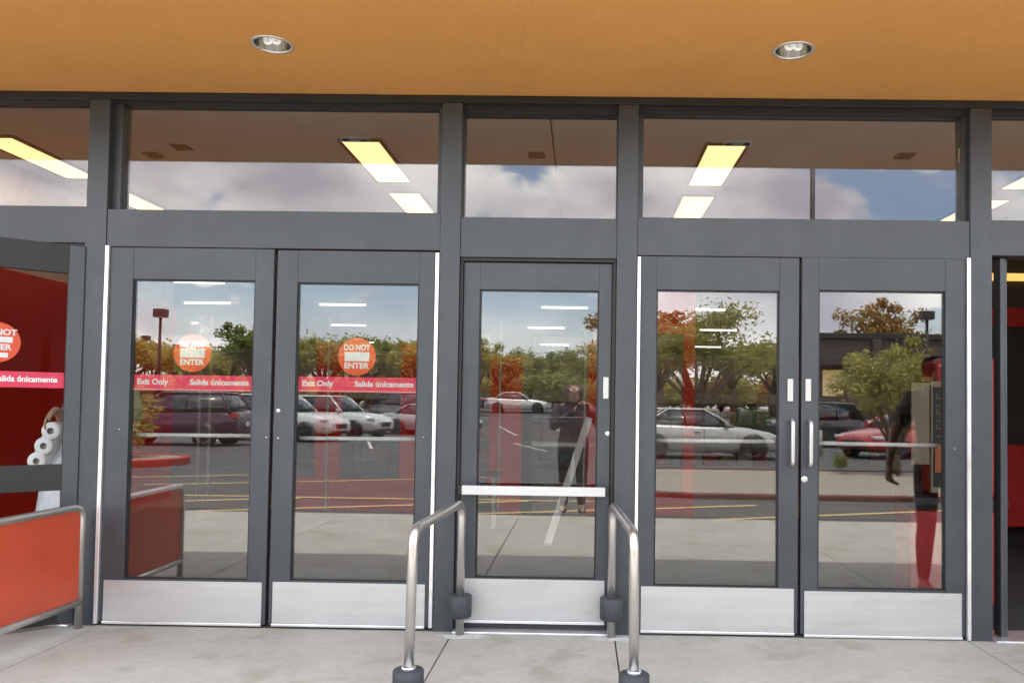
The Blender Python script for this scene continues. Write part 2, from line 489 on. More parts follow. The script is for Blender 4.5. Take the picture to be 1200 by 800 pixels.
part_box('roof', store, m_wall_in, -14, 14, -1.2, 40, 4.4, 4.6, 0)
part_box('soffit_back', store, m_dark, -14, 14, -1.2, 0.0, 3.44, 3.48, 0)
part_box('facade_wall', store, m_wall_out, -14, -4.42, 0.0, 0.2, -0.05, ZS, 0)
part_box('facade_wall', store, m_wall_out, 4.4, 14, 0.0, 0.2, -0.05, ZS, 0)
part_box('wall_above_ceiling', store, m_wall_in, -14, 14, 0.002, 0.14, ZS + 0.002, 4.39, 0)
part_box('side_wall', store, m_wall_out, -14.2, -14, -0.002, 40, -0.05, 4.58, 0)
part_box('side_wall', store, m_wall_out, 14, 14.2, -0.002, 40, -0.05, 4.58, 0)
part_box('back_wall', store, m_wall_out, -14, 14, 39.8, 40, -0.05, 4.39, 0)

# aluminium frame: mullions, head, transom rails
FY0, FY1 = -0.02, 0.13
Z_P = {0: (2.454, 3.091), 1: (2.440, 3.085), 2: (2.418, 3.053), 3: (2.429, 3.063), 4: (2.436, 3.075)}
PX = {0: (-4.28, -2.966), 1: (-2.783, -0.884), 2: (-0.728, 0.186), 3: (0.342, 2.227), 4: (2.398, 4.28)}
HEADB = {0: 2.236, 1: 2.218, 2: 2.182, 3: 2.204, 4: 2.229}
MUL = [(-2.955, -2.832), (-0.853, -0.735), (0.188, 0.307), (2.25, 2.375)]
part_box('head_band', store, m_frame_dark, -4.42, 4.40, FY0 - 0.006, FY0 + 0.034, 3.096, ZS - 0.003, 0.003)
for a, c in MUL: part_box('mullion', store, m_frame, a, c, FY0, FY1, -0.01, 3.095, 0.003)
part_box('mullion', store, m_frame, -4.42, -4.30, FY0, FY1, -0.01, 3.095, 0.003)
part_box('mullion', store, m_frame, 4.30, 4.40, FY0, FY1, -0.01, 3.095, 0.003)
edges = [-4.30] + [v for a in MUL for v in a] + [4.30]
for k in range(5):
    x0, x1 = edges[2 * k] + 0.001, edges[2 * k + 1] - 0.001
    zb, zt = Z_P[k]; p0, p1 = PX[k]
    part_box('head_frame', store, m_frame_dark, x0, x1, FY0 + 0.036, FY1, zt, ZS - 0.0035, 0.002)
    part_box('transom_rail', store, m_frame, x0, x1, FY0 + 0.006, FY1, HEADB[k], zb, 0.003)
    part_box('glazing_bead', store, m_frame, x0, max(p0, x0 + 0.006), 0.03 if k in (0, 1) else 0.05, FY1 - 0.002, zb + 0.001, zt - 0.001, 0.001)
    part_box('glazing_bead', store, m_frame, min(p1, x1 - 0.006), x1, 0.03, FY1 - 0.002, zb + 0.001, zt - 0.001, 0.001)
    part_box('transom_glass', store, m_glass_upper, p0 + 0.001, p1 - 0.001, 0.068, 0.078, zb + 0.001, zt - 0.001, 0)
# jambs and thresholds
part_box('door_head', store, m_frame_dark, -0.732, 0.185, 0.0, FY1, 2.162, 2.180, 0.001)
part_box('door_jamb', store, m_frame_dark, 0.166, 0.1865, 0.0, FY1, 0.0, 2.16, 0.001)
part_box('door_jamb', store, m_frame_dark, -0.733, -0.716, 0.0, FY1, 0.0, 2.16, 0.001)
part_box('threshold', store, m_strip, -0.734, 0.187, -0.065, 0.10, 0.0005, 0.013, 0.003)
part_box('threshold', store, m_strip, 2.377, 4.295, -0.06, 0.25, 0.0005, 0.012, 0.003)
part_box('threshold', store, m_frame_dark, -2.83, -0.855, -0.01, 0.10, 0.0005, 0.010, 0.002)
part_box('threshold', store, m_frame_dark, 0.309, 2.249, -0.01, 0.10, 0.0005, 0.010, 0.002)
part_box('threshold', store, m_strip, -4.295, -2.957, -0.06, 0.25, 0.0005, 0.012, 0.003)
# doorway edge posts of the right automatic door
part_box('door_jamb', store, m_frame, 2.442, 2.465, 0.02, 0.10, 0.013, 2.22, 0.003)
part_box('door_jamb', store, m_frame, 2.474, 2.492, 0.04, 0.12, 0.013, 2.22, 0.003)
part_box('door_jamb', store, m_black, 2.378, 2.400, 0.06, 0.13, 0.013, 2.22, 0.001)

# downlights
for i, (lx, ly) in enumerate(LIGHTS):
    t = thing('downlight', ('round recessed downlight in the ochre soffit above the exit doors', 'round recessed downlight in the ochre soffit above the paired doors with pull handles')[i], 'ceiling light', (lx, ly, ZS), group='downlights in the soffit')
    obj('trim_ring', MB().lathe([(0.0885, -0.001), (0.090, -0.006), (0.104, -0.005), (0.106, 0.0), (0.0885, -0.001)], seg=40, cap=False), m_strip, t)
    obj('reflector', MB().lathe([(0.0885, 0.0), (0.087, 0.05), (0.07, 0.16), (0.045, 0.2), (0.001, 0.2)], seg=40, cap=False), m_can, t)
    lb = MB()
    for a in (-0.022, 0.022): lb.tube(bend([(a - 0.014, 0.0, 0.19), (a - 0.014, 0.0, 0.008), (a + 0.014, 0.0, 0.008), (a + 0.014, 0.0, 0.19)], 0.012, 4), 0.0105, 10)
    obj('lamp', lb, m_lampglass, t)

# ------------------------------------------------------------------ doors
def lettering(parent, s, x, z, y, size, bold, sx=1.0, name='lettering'):
    return put(name, text_mesh(name, s, size, bold, sx), m_print, parent, (x, y, z))
def exit_signs(t, cx_, zc_, s0, s1, z0, z1, y, left=True):
    st = obj('no_entry_sticker', MB().lathe([(0.112, 0.0), (0.112, 0.0008)], (0, 0, 0), 'y', 48, True, False), m_red_orange, t, (cx_, y + 0.001, zc_))
    def sub(s, dx, dz, size, bold, sx=1.0): return put('lettering', text_fit(s, size, 0.155 if s != 'ENTER' else 0.145, bold), m_print, st, (dx, -0.0012, dz))
    sub('DO NOT', 0, 0.052, 0.047, 0.0016); sub('ENTER', 0, -0.055, 0.047, 0.0016)
    obj('white_bar', MB().box(-0.073, 0.073, -0.0012, -0.0002, -0.027, 0.027), m_print, st)
    bd = obj('exit_band', MB().box(s0, s1, y + 0.001, y + 0.0018, z0, z1), m_band, t)
    zc2 = (z0 + z1) / 2 + 0.004
    put('lettering', text_fit('Exit Only', 0.046, 0.185, 0.0014), m_print, bd, (s0 + 0.034 + 0.0925, y - 0.0004, zc2))
    put('lettering', text_fit('Salida \u00fanicamente', 0.046, 0.35, 0.0014), m_print, bd, (s1 - 0.018 - 0.175, y - 0.0004, zc2))
    obj('band_edge', MB().box(s0, s1, y - 0.0004, y + 0.0005, z0 + 0.002, z0 + 0.009), mat('band_edge_pink', (0.9, 0.35, 0.36), 0.5), bd)

def door(label, x0, x1, zt, yf, gx0, gx1, gz0, gz1, ktop, kbot, zb=0.02):
    t = thing('entrance_door', label, 'door', (0, 0, 0), group='glass entrance doors')
    th = 0.045
    part_box('stile', t, m_frame, x0, gx0, yf, yf + th, zb, zt, 0.003)
    part_box('stile', t, m_frame, gx1, x1, yf, yf + th, zb, zt, 0.003)
    part_box('top_rail', t, m_frame, gx0 + 0.0005, gx1 - 0.0005, yf + 0.001, yf + th - 0.001, gz1, zt, 0.002)
    part_box('bottom_rail', t, m_frame, gx0 + 0.0005, gx1 - 0.0005, yf + 0.001, yf + th - 0.001, zb, gz0, 0.002)
    gk = MB()
    for a in ((gx0, gx0 + 0.009, gz0, gz1), (gx1 - 0.009, gx1, gz0, gz1), (gx0 + 0.009, gx1 - 0.009, gz0, gz0 + 0.009), (gx0 + 0.009, gx1 - 0.009, gz1 - 0.009, gz1)):
        gk.box(a[0], a[1], yf + 0.012, yf + 0.036, a[2], a[3])
    obj('glazing_gasket', gk, m_black, t)
    part_box('glass_pane', t, m_glass, gx0 + 0.002, gx1 - 0.002, yf + 0.019, yf + 0.027, gz0 + 0.002, gz1 - 0.002, 0)
    part_box('kick_plate', t, m_kick, x0 + 0.022, x1 - 0.022, yf - 0.0035, yf - 0.0005, kbot, ktop, 0.001)
    part_box('bottom_sweep', t, m_strip, x0 + 0.02, x1 - 0.02, yf - 0.012, yf - 0.0002, kbot - 0.016, kbot - 0.001, 0.003)
    return t
def screw(t, x, z, y, r=0.006, nm='screw', mt=None):
    obj(nm, MB().lathe([(r * 0.1, -0.004), (r * 0.8, -0.004), (r, -0.001), (r, 0.002)], (x, y, z), 'y', 16), mt or m_chrome, t)
def inner_bar(t, x0, x1, z0, z1, y):
    dx = x1 - x0
    obj('panic_bar', MB().tube([(x0, y, z0), (x1, y, z1)], 0.0125, 12), m_white_bar, t)
def pull(t, x, z0, z1, yf):
    obj('pull_handle', MB().tube(bend([(x, yf, z1 - 0.012), (x, yf - 0.052, z1 - 0.012), (x, yf - 0.052, z0 + 0.012), (x, yf, z0 + 0.012)], 0.024, 5), 0.0115, 14), m_chrome, t)
def plate(t, x, z0, z1, yf): part_box('pivot_cover', t, m_white_bar, x - 0.016, x + 0.016, yf - 0.012, yf, z0, z1, 0.003)

YF = -0.012
d1 = door('glass exit door beside the left mullion, red guard panel mirrored in it', -2.803, -1.832, 2.214, YF, -2.667, -1.941, 0.272, 2.027, 0.263, 0.028)
exit_signs(d1, -2.315, 1.595, -2.672, -1.957, 1.372, 1.464, YF + 0.0285)
part_box('hinge_strip', d1, m_strip, -2.829, -2.806, -0.03, 0.0, 0.012, 2.222, 0.004)
inner_bar(d1, -2.66, -1.95, 1.105, 1.110, 0.075); screw(d1, -1.851, 1.106, YF); screw(d1, -2.72, 1.14, YF, 0.004)
d2 = door('glass exit door with round lock on its stile and white cars mirrored', -1.812, -0.880, 2.209, YF, -1.691, -0.972, 0.277, 2.019, 0.268, 0.030)
exit_signs(d2, -1.338, 1.588, -1.692, -0.980, 1.377, 1.466, YF + 0.0285)
part_box('hinge_strip', d2, m_strip, -0.876, -0.8545, -0.03, 0.0, 0.02, 2.203, 0.004)
inner_bar(d2, -1.685, -0.98, 1.100, 1.105, 0.075)
screw(d2, -1.785, 1.263, YF, 0.013, 'lock_cylinder'); screw(d2, -1.781, 1.102, YF); screw(d2, -0.93, 1.12, YF, 0.004)
d3 = door('narrow single glass door in the middle with wide white push bar', -0.714, 0.163, 2.157, 0.02, -0.618, 0.088, 0.305, 1.997, 0.30, 0.062)
part_box('bottom_seal', d3, m_black, -0.71, 0.16, 0.018, 0.05, 0.015, 0.045, 0)
pb = part_box('push_bar', d3, m_white_bar, -0.690, 0.136, -0.078, -0.045, 0.797, 0.849, 0.005)
part_box('end_cap', d3, m_black, 0.137, 0.156, -0.080, -0.040, 0.800, 0.852, 0.004)
part_box('end_cap', d3, m_black, -0.708, -0.691, -0.076, -0.040, 0.796, 0.850, 0.004)
part_box('bar_bracket', d3, m_frame, -0.68, -0.63, -0.0449, 0.0195, 0.806, 0.84, 0.002)
part_box('bar_bracket', d3, m_frame, 0.10, 0.136, -0.0449, 0.0195, 0.806, 0.84, 0.002)
plate(d3, 0.134, 1.361, 1.487, 0.02); screw(d3, 0.148, 1.156, 0.02, 0.016, 'lock_cylinder')
d4 = door('glass door in the right pair beside the centre, silver car mirrored', 0.330, 1.257, 2.200, YF, 0.424, 1.143, 0.283, 2.004, 0.279, 0.030)
part_box('hinge_strip', d4, m_strip, 0.3095, 0.3285, -0.03, 0.0, 0.01, 2.195, 0.004)
inner_bar(d4, 0.43, 1.137, 1.118, 1.122, 0.075)
plate(d4, 1.206, 1.361, 1.491, YF); pull(d4, 1.212, 0.983, 1.262, YF)
d5 = door('glass door in the right pair beside the open doorway, kiosk behind it', 1.273, 2.222, 2.206, YF, 1.371, 2.108, 0.280, 2.014, 0.268, 0.022)
part_box('hinge_strip', d5, m_strip, 2.2265, 2.2485, -0.03, 0.0, 0.004, 2.211, 0.004)
inner_bar(d5, 1.378, 2.10, 1.116, 1.113, 0.075)
plate(d5, 1.310, 1.363, 1.492, YF); pull(d5, 1.316, 0.980, 1.258, YF)
screw(d5, 1.293, 0.910, YF, 0.020, 'lock_cylinder'); screw(d5, 2.16, 1.1, YF, 0.004)

# left automatic door, swung outward
hx, hy, ang = -2.958, -0.005, R(40)
sw = thing('swing_door', 'dark framed automatic door swung outward, no entry sticker on its glass', 'door', (hx, hy, 0), rz=ang)
# local: the leaf runs from the hinge towards -x; after the turn it points to the left and out
Lw = 1.15
part_box('stile', sw, m_frame, -0.085, -0.005, -0.025, 0.022, 0.02, 2.212, 0.003)
part_box('stile', sw, m_frame, -Lw, -Lw + 0.13, -0.025, 0.022, 0.02, 2.212, 0.003)
part_box('top_rail', sw, m_frame_dark, -Lw + 0.131, -0.0855, -0.024, 0.021, 2.045, 2.211, 0.002)
part_box('middle_rail', sw, m_frame_dark, -Lw + 0.131, -0.0855, -0.024, 0.021, 0.785, 0.935, 0.002)
part_box('bottom_rail', sw, m_frame_dark, -Lw + 0.131, -0.0855, -0.024, 0.021, 0.02, 0.21, 0.002)
part_box('glass_pane', sw, m_glass_clear, -Lw + 0.131, -0.0855, -0.006, 0.003, 0.936, 2.044, 0)
part_box('glass_pane', sw, m_glass_clear, -Lw + 0.131, -0.0855, -0.006, 0.003, 0.211, 0.784, 0)
stk = obj('no_entry_sticker', MB().lathe([(0.113, 0.0), (0.113, 0.0008)], (0, 0, 0), 'y', 48, True, False), m_red_orange, sw, (-0.415, 0.005, 1.625))
for s_, dz in (('DO NOT', 0.056), ('ENTER', -0.028)): put('lettering', text_mesh('lettering', s_, 0.046, 0.0016), m_print, stk, (0, -0.0012, dz))
obj('white_bar', MB().box(-0.075, 0.075, -0.0012, -0.0002, 0.0, 0.032), m_print, stk)
obj('white_bar', MB().box(-0.055, 0.055, -0.0012, -0.0002, -0.085, -0.058), m_print, stk)
bd = obj('exit_band', MB().box(-Lw + 0.131, -0.087, 0.004, 0.0048, 1.375, 1.465), m_band, sw)
put('lettering', text_fit('Salida \u00fanicamente', 0.046, 0.30, 0.0014), m_print, bd, (-0.27, 0.0026, 1.422))
put('lettering', text_mesh('lettering', 'Exit Only', 0.047, 0.0014), m_print, bd, (-0.85, 0.0026, 1.422))
part_box('door_operator', store, m_frame_dark, -4.29, -2.958, -0.012, 0.12, 2.12, 2.233, 0.004)

# ------------------------------------------------------------------ handrails and guard
def handrail(label, xr, xf):
    t = thing('handrail', label, 'handrail', (0, 0, 0), group='stainless handrails')
    zr, zf = 0.752, 0.735
    obj('rail_tube', MB().tube(bend([(xr, -0.085, 0), (xr, -0.085, zr), (xf, -1.0, zf), (xf + (xf - xr) * 0.12, -1.0, 0)], 0.085, 8), 0.0235, 20), m_steel, t)
    obj('clamp_collar', MB().lathe([(0.02, 0.104), (0.060, 0.104), (0.066, 0.110), (0.066, 0.224), (0.060, 0.230), (0.02, 0.230)], (xr, -0.085, 0), seg=28), m_rubber, t)
    obj('base_sleeve', MB().lathe([(0.071, 0), (0.071, 0.094), (0.064, 0.101), (0.026, 0.101)], (xf + (xf - xr) * 0.12, -1.0, 0), seg=28), m_rubber, t)
    obj('sleeve_glint', MB().lathe([(0.0238, 0.10), (0.032, 0.10), (0.032, 0.112), (0.0238, 0.112)], (xf + (xf - xr) * 0.12, -1.0, 0), seg=24, cap=False), m_strip, t)  # pale ring draws the small bright reflection at the sleeve top
    g = MB(); n = 26; c = g.bm.verts.new((xr + 0.02, -0.1, 0.006)); ring = []
    rg = random.Random(int(abs(xr) * 1000))
    for k in range(n):
        a = 2 * PI * k / n; q = (0.085 + rg.random() * 0.06)
        ring.append(g.bm.verts.new((xr + 0.02 + q * 1.25 * math.cos(a), -0.1 + q * 0.5 * math.sin(a), 0.0008)))
    for k in range(n): g.bm.faces.new((c, ring[k], ring[(k + 1) % n]))
    obj('grout_patch', g, m_grout, t)
handrail('stainless handrail in front of the mullion at the hinge side of the exit doors', -0.685, -0.772)
handrail('stainless handrail in front of the mullion left of the pull handle doors', 0.179, 0.244)

gd = thing('guard_barrier', 'low barrier of red panel in a stainless tube frame by the swung door', 'barrier')
gx0, gx1 = -2.878, -2.915
gt = MB().tube(bend([(gx0, -0.085, 0), (gx0, -0.085, 0.695), (gx1, -1.14, 0.695), (gx1, -1.14, 0)], 0.075, 7), 0.021, 18)
obj('frame_tube', gt, m_steel, gd)
obj('bottom_tube', MB().tube([(gx0, -0.09, 0.15), (gx1, -1.135, 0.15)], 0.021, 18), m_steel, gd)
pn = MB()
prof = bend([(0, -0.105, 0.168), (0, -0.105, 0.676), (0, -1.12, 0.676), (0, -1.12, 0.168)], 0.06, 6)
def gxa(y): return gx0 + (gx1 - gx0) * (-y - 0.085) / 1.055
V0 = [pn.bm.verts.new((gxa(p.y) - 0.006, p.y, p.z)) for p in prof]; V1 = [pn.bm.verts.new((gxa(p.y) + 0.006, p.y, p.z)) for p in prof]
pn.bm.faces.new(V0); pn.bm.faces.new(V1[::-1])
for k in range(len(prof)): pn.bm.faces.new((V0[k], V0[(k + 1) % len(prof)], V1[(k + 1) % len(prof)], V1[k]))
obj('red_panel', pn, m_red_panel, gd)

# ------------------------------------------------------------------ interior
struct(obj('interior_floor', MB().box(-13.99, 13.99, 0.135, 39.79, -0.2, 0.001), m_floor_in))
VD = 6.2
mt_ = thing('dimming_mat', 'added charcoal mat darkening the lobby floor behind the doors', 'mat', (-0.3, 2.63, 0.001))  # added dark sheet, cuts the bright floor showing through the glass
obj('pile', MB().box(-4.9, 4.9, -2.45, 2.45, 0.0, 0.012, 0.003), mat('charcoal_mat', (0.035, 0.037, 0.042), 0.95, var=0.2, vscale=60), mt_)
obj('mat_edge', MB().box(-4.95, 4.95, -2.48, 2.48, 0.0, 0.006, 0.002), m_rubber, mt_)
ceil = struct(obj('ceiling', MB().box(-5.6, 4.9, 0.142, VD - 0.002, 3.6, 3.7), m_ceil))
for x in (-0.29,): obj('ceiling_joint', MB().box(x - 0.006, x + 0.006, 0.15, VD - 0.01, 3.594, 3.5995), m_vent, ceil)
struct(obj('store_ceiling', MB().box(-13.99, 13.99, VD + 0.2, 39.79, 4.1, 4.2), m_ceil))
lw_ = struct(obj('vestibule_wall', MB().box(-5.75, -5.602, 0.14, VD, 0.0, 3.69), m_wall_in))
obj('red_wall_panel', MB().box(-5.601, -5.55, 0.16, VD - 0.02, 0.0, 2.55, 0.004), m_red_wall, lw_)
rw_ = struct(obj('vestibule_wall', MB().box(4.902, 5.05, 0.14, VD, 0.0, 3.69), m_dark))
obj('red_wall_panel', MB().box(4.85, 4.901, 0.16, VD - 0.02, 0.35, 1.1, 0.004), m_red_wall, rw_)

# fluorescent panels in rows in the vestibule ceiling; end ones added unseen for brightness
rows = [(-5.18, 'against the red wall'), (-1.965, 'in the row over the exit doors'), (1.215, 'in the row over the pull handle doors'), (4.38, 'in the row by the open doorway')]
for xr, where in rows:
    for j, (y0, y1) in enumerate(((2.2, 3.47), (3.91, 5.09), (0.25, 1.38), (5.5, 6.15))):
        t = thing('ceiling_light', 'long warm fluorescent panel %s, %s' % (where, ('second from the glass', 'third from the glass', 'added unseen by glass', 'added unseen farthest back')[j]), 'ceiling light', (0, 0, 0), group='fluorescent ceiling panels')
        x = xr
        fr = MB()
        for a in ((x - 0.19, x - 0.165, y0 - 0.03, y1 + 0.03), (x + 0.165, x + 0.19, y0 - 0.03, y1 + 0.03), (x - 0.164, x + 0.164, y0 - 0.03, y0 - 0.005), (x - 0.164, x + 0.164, y1 + 0.005, y1 + 0.03)):
            fr.box(a[0], a[1], a[2], a[3], 3.575, 3.5985)
        obj('housing', fr, m_vent, t)
        obj('diffuser', MB().box(x - 0.163, x + 0.163, y0, y1, 3.582, 3.5985), m_panel_lit, t)
vents = [(-3.652, 2.455, 'dark square ceiling vent nearer the exit doors of two over the left doors'), (-4.034, 2.692, 'small dark ceiling vent farther back over the left doors'), (-0.452, 2.565, 'dark square ceiling vent over the single middle door'), (2.849, 2.472, 'dark square ceiling vent over the right door pair')]
for x, y, lb in vents:
    t = thing('ceiling_vent', lb, 'vent', (x, y, 3.598), group='ceiling vents')
    obj('frame', MB().box(-0.075, 0.075, -0.075, 0.075, -0.012, 0.0015, 0.004), m_vent, t)
    for k in range(4): obj('louvre', MB().box(-0.055, 0.055, -0.05 + k * 0.03, -0.036 + k * 0.03, -0.02, -0.0125), m_vent, t)

# strip lights of the shop floor beyond; near rows added unseen to lighten it
tube = MB().box(-0.65, 0.65, -0.024, 0.024, -0.05, 0.0, 0.005).mesh('strip_light')
for rn, y in (('added unseen very nearest', 7.2), ('added unseen next nearest', 8.7), ('added unseen third nearest', 10.2), ('added unseen nearest', 11.7), ('second nearest', 14), ('middle', 18), ('second farthest', 24), ('farthest', 32)):
    for cn, sl2 in (('the exit door by the red guard', -0.49), ('the exit door with the round lock', -0.28), ('the single middle door', -0.04), ('the door with the mirrored silver car', 0.155)):
        t = put('strip_light', tube, m_tube_lit, None, (sl2 * (y + 4.75) + rnd.uniform(-0.5, 0.5), y, 4.099))
        tag(t, '%s shop tube light behind %s' % (rn, cn), 'ceiling light', 'shop floor tube lights')

# inner door wall: red posts, sills, grey framed glass
inner = thing('inner_door_wall', 'red posts and glazed inner doors at the back of the entrance lobby', 'door wall', (0, 5.17, -0.09))
inner.scale = (1.07, 1.07, 1.07)
def ib(n, mt, x0, x1, z0, z1, y0=-0.05, y1=0.05, bev=0.003): return part_box(n, inner, mt, x0, x1, y0, y1, z0, z1, bev)
ib('red_post', m_red_wall, 1.14, 1.27, 0.002, 2.75)
ib('red_header', m_red_wall, 0.52, 1.138, 2.15, 2.62)
ib('closer_box', m_black, 0.93, 1.08, 2.63, 2.72)
ib('red_sill', m_red_wall, 0.52, 1.138, 0.002, 0.33)
ib('red_post', m_red_wall, 0.05, 0.30, 0.002, 2.1)
ib('red_post', m_red_wall, -1.06, -0.69, 0.002, 1.87)
ib('grey_post', m_frame_dark, -0.688, -0.58, 0.002, 1.6)
ib('red_sill', m_red_wall, -3.35, -1.2, 0.002, 0.45)
ib('red_post', m_red_wall, -3.05, -2.76, 0.452, 2.0)
ib('red_post', m_red_wall, -2.08, -1.88, 0.452, 2.0)
for x0, x1, z0, z1 in ((-2.75, -2.62, 0.452, 0.95), (-2.20, -2.09, 0.452, 0.95), (-2.619, -2.201, 0.452, 0.53), (-2.619, -2.201, 0.88, 0.95)):
    ib('grey_frame', m_frame, x0, x1, z0, z1)
for x in (-0.94, -2.9, -4.37, -4.25, 0.02): ib('edge_strip', m_white_bar, x - 0.010, x + 0.010, 0.004, 2.28, -0.09, -0.055)
ib('push_bar', m_chrome, -0.57, 0.045, 0.85, 0.90, -0.11, -0.06)
ib('push_bar', m_chrome, -0.57, 0.045, 1.18, 1.192, -0.08, -0.06)
for x0, x1 in ((-0.57, 0.045), (0.31, 1.13), (-1.87, -1.07)):
    ib('glass_pane', m_glass_inner, x0, x1, 0.34, 2.1, -0.006, 0.004, 0)
br = thing('exit_bracket', 'white angled bracket with a thin ring beside the red inner post', 'bracket', (0.09, 4.42, 2.06))
obj('bracket_arm', MB().tube([(-0.13, 0, 0.12), (0.03, 0, 0.12), (0.03, 0, -0.12)], 0.014, 8), m_white_bar, br)
obj('ring', MB().tube([(-0.09 + 0.09 * math.cos(a * PI / 10), 0, -0.03 + 0.14 * math.sin(a * PI / 10)) for a in range(21)], 0.006, 6), m_vent, br)

pole = thing('leaning_pole', 'pale flat pole leaning diagonally behind the middle door glass', 'pole', (-0.32, 2.85, 0))
obj('pole_bar', MB().box(-0.034, 0.034, -0.012, 0.012, 0.0, 1.27, 0.004).move(Matrix.Rotation(R(17.5), 4, 'Y')), m_print, pole)
obj('pole_foot', MB().box(-0.034, 0.034, -0.02, 0.02, -0.002, 0.04, 0.004).move(Matrix.Rotation(R(17.5), 4, 'Y') @ Matrix.Translation((0, 0, 0.01))), m_white_bar, pole)

st = thing('side_table', 'small white legged stand with dark top behind the middle door', 'stand', (-1.02, 3.9, 0))
for dx, dy in ((-0.09, -0.09), (0.09, -0.09), (-0.09, 0.09), (0.09, 0.09)): obj('leg', MB().box(dx - 0.013, dx + 0.013, dy - 0.013, dy + 0.013, 0.002, 0.56), m_white_bar, st)
obj('top', MB().box(-0.15, 0.15, -0.15, 0.15, 0.561, 0.60, 0.006), m_dark, st)
obj('shelf', MB().box(-0.1, 0.1, -0.1, 0.1, 0.2, 0.32, 0.006), m_vent, st)

# red fittings seen through the open doorway on the right
m_red_dim = mat('deep_red_laminate', (0.36, 0.016, 0.014), 0.5, var=0.1)
rf = thing('red_display', 'tall dark display with red bands and a warm light inside the open doorway', 'display', (4.45, 3.4, 0))
obj('back_board', MB().box(-0.62, 0.6, 0.0, 0.05, 0.0, 2.9, 0.004), m_dark, rf)
obj('red_band', MB().box(-0.6, 0.6, -0.03, -0.001, 2.17, 2.36, 0.004), m_red_dim, rf)
obj('red_base', MB().box(-0.6, 0.6, -0.3, -0.001, 0.22, 1.0, 0.01), m_red_dim, rf)
obj('light_strip', MB().box(-0.6, 0.6, -0.06, -0.001, 2.63, 2.70, 0.004), m_warm_lit, rf)
# shelves on the shop floor (dim, far inside)
cols = [mat('pack_%s' % n, c, 0.6, var=0.25, vscale=5) for n, c in (('red', (0.5, 0.05, 0.04)), ('tan', (0.45, 0.33, 0.18)), ('white', (0.6, 0.6, 0.58)), ('teal', (0.1, 0.25, 0.28)))]
for i, (x, y) in enumerate(((-5.5, 12), (-1.5, 12.5), (2.8, 12), (6.5, 13))):
    t = thing('shelf_unit', ('shop shelf unit with packages, farthest toward the exit side', 'shop shelf unit with packages behind the exit doors', 'shop shelf unit with packages behind the pull handle doors', 'shop shelf unit with packages behind the open doorway')[i], 'shelf', (x, y, 0), group='shop shelf units')
    obj('back_panel', MB().box(-1.4, 1.4, 0, 0.04, 0, 1.6), m_wall_in, t)
    for z in (0.12, 0.55, 0.98, 1.4): obj('shelf_board', MB().box(-1.4, 1.4, -0.4, -0.001, z, z + 0.03), m_wall_in, t)
    for z in (0.15, 0.58, 1.01):
        for k in range(8):
            obj('package', MB().box(-1.35 + k * 0.34, -1.08 + k * 0.34, -0.36, -0.05, z, z + rnd.uniform(0.2, 0.34), 0.004), rnd.choice(cols), t)

# ------------------------------------------------------------------ parking lot: cars
m_carglass = mat('car_glass', (0.015, 0.018, 0.02), 0.05, 0.0, spec=0.9)
m_tyre = mat('tyre_rubber', (0.018, 0.018, 0.018), 0.8)
m_rim = mat('alloy_rim', (0.55, 0.55, 0.55), 0.3, 0.8)
m_headl = mat('headlight_lens', (0.75, 0.77, 0.8), 0.1, 0.3)
m_taill = mat('tail_light_lens', (0.45, 0.02, 0.02), 0.15)
m_trim = mat('black_trim', (0.02, 0.02, 0.02), 0.5)
m_plate = mat('plate_white', (0.7, 0.7, 0.66), 0.5)
WHEEL = {}
def wheel_meshes():
    if WHEEL: return
    WHEEL['tyre'] = MB().lathe([(0.22, -0.1), (0.31, -0.105), (0.33, -0.07), (0.33, 0.07), (0.31, 0.105), (0.22, 0.1)], (0, 0, 0), 'y', 28, False).mesh('tyre')
    b = MB().lathe([(0.001, -0.06), (0.05, -0.07), (0.06, -0.05), (0.001, -0.045)], (0, 0, 0), 'y', 16, False)
    for k in range(8):
        a = k * PI / 4
        bb = MB().box(-0.018, 0.018, -0.075, -0.045, 0.04, 0.225); bb.move(Matrix.Rotation(a, 4, 'Y'))
        me = bb.mesh('tmp'); b.bm.from_mesh(me); bpy.data.meshes.remove(me)
    b.lathe([(0.205, -0.085), (0.228, -0.1), (0.228, 0.08), (0.205, 0.02)], (0, 0, 0), 'y', 28, False)
    WHEEL['rim'] = b.mesh('rim')
    WHEEL['hub'] = MB().lathe([(0.001, -0.03), (0.21, -0.03), (0.21, 0.02)], (0, 0, 0), 'y', 24, False).mesh('brake_disc')
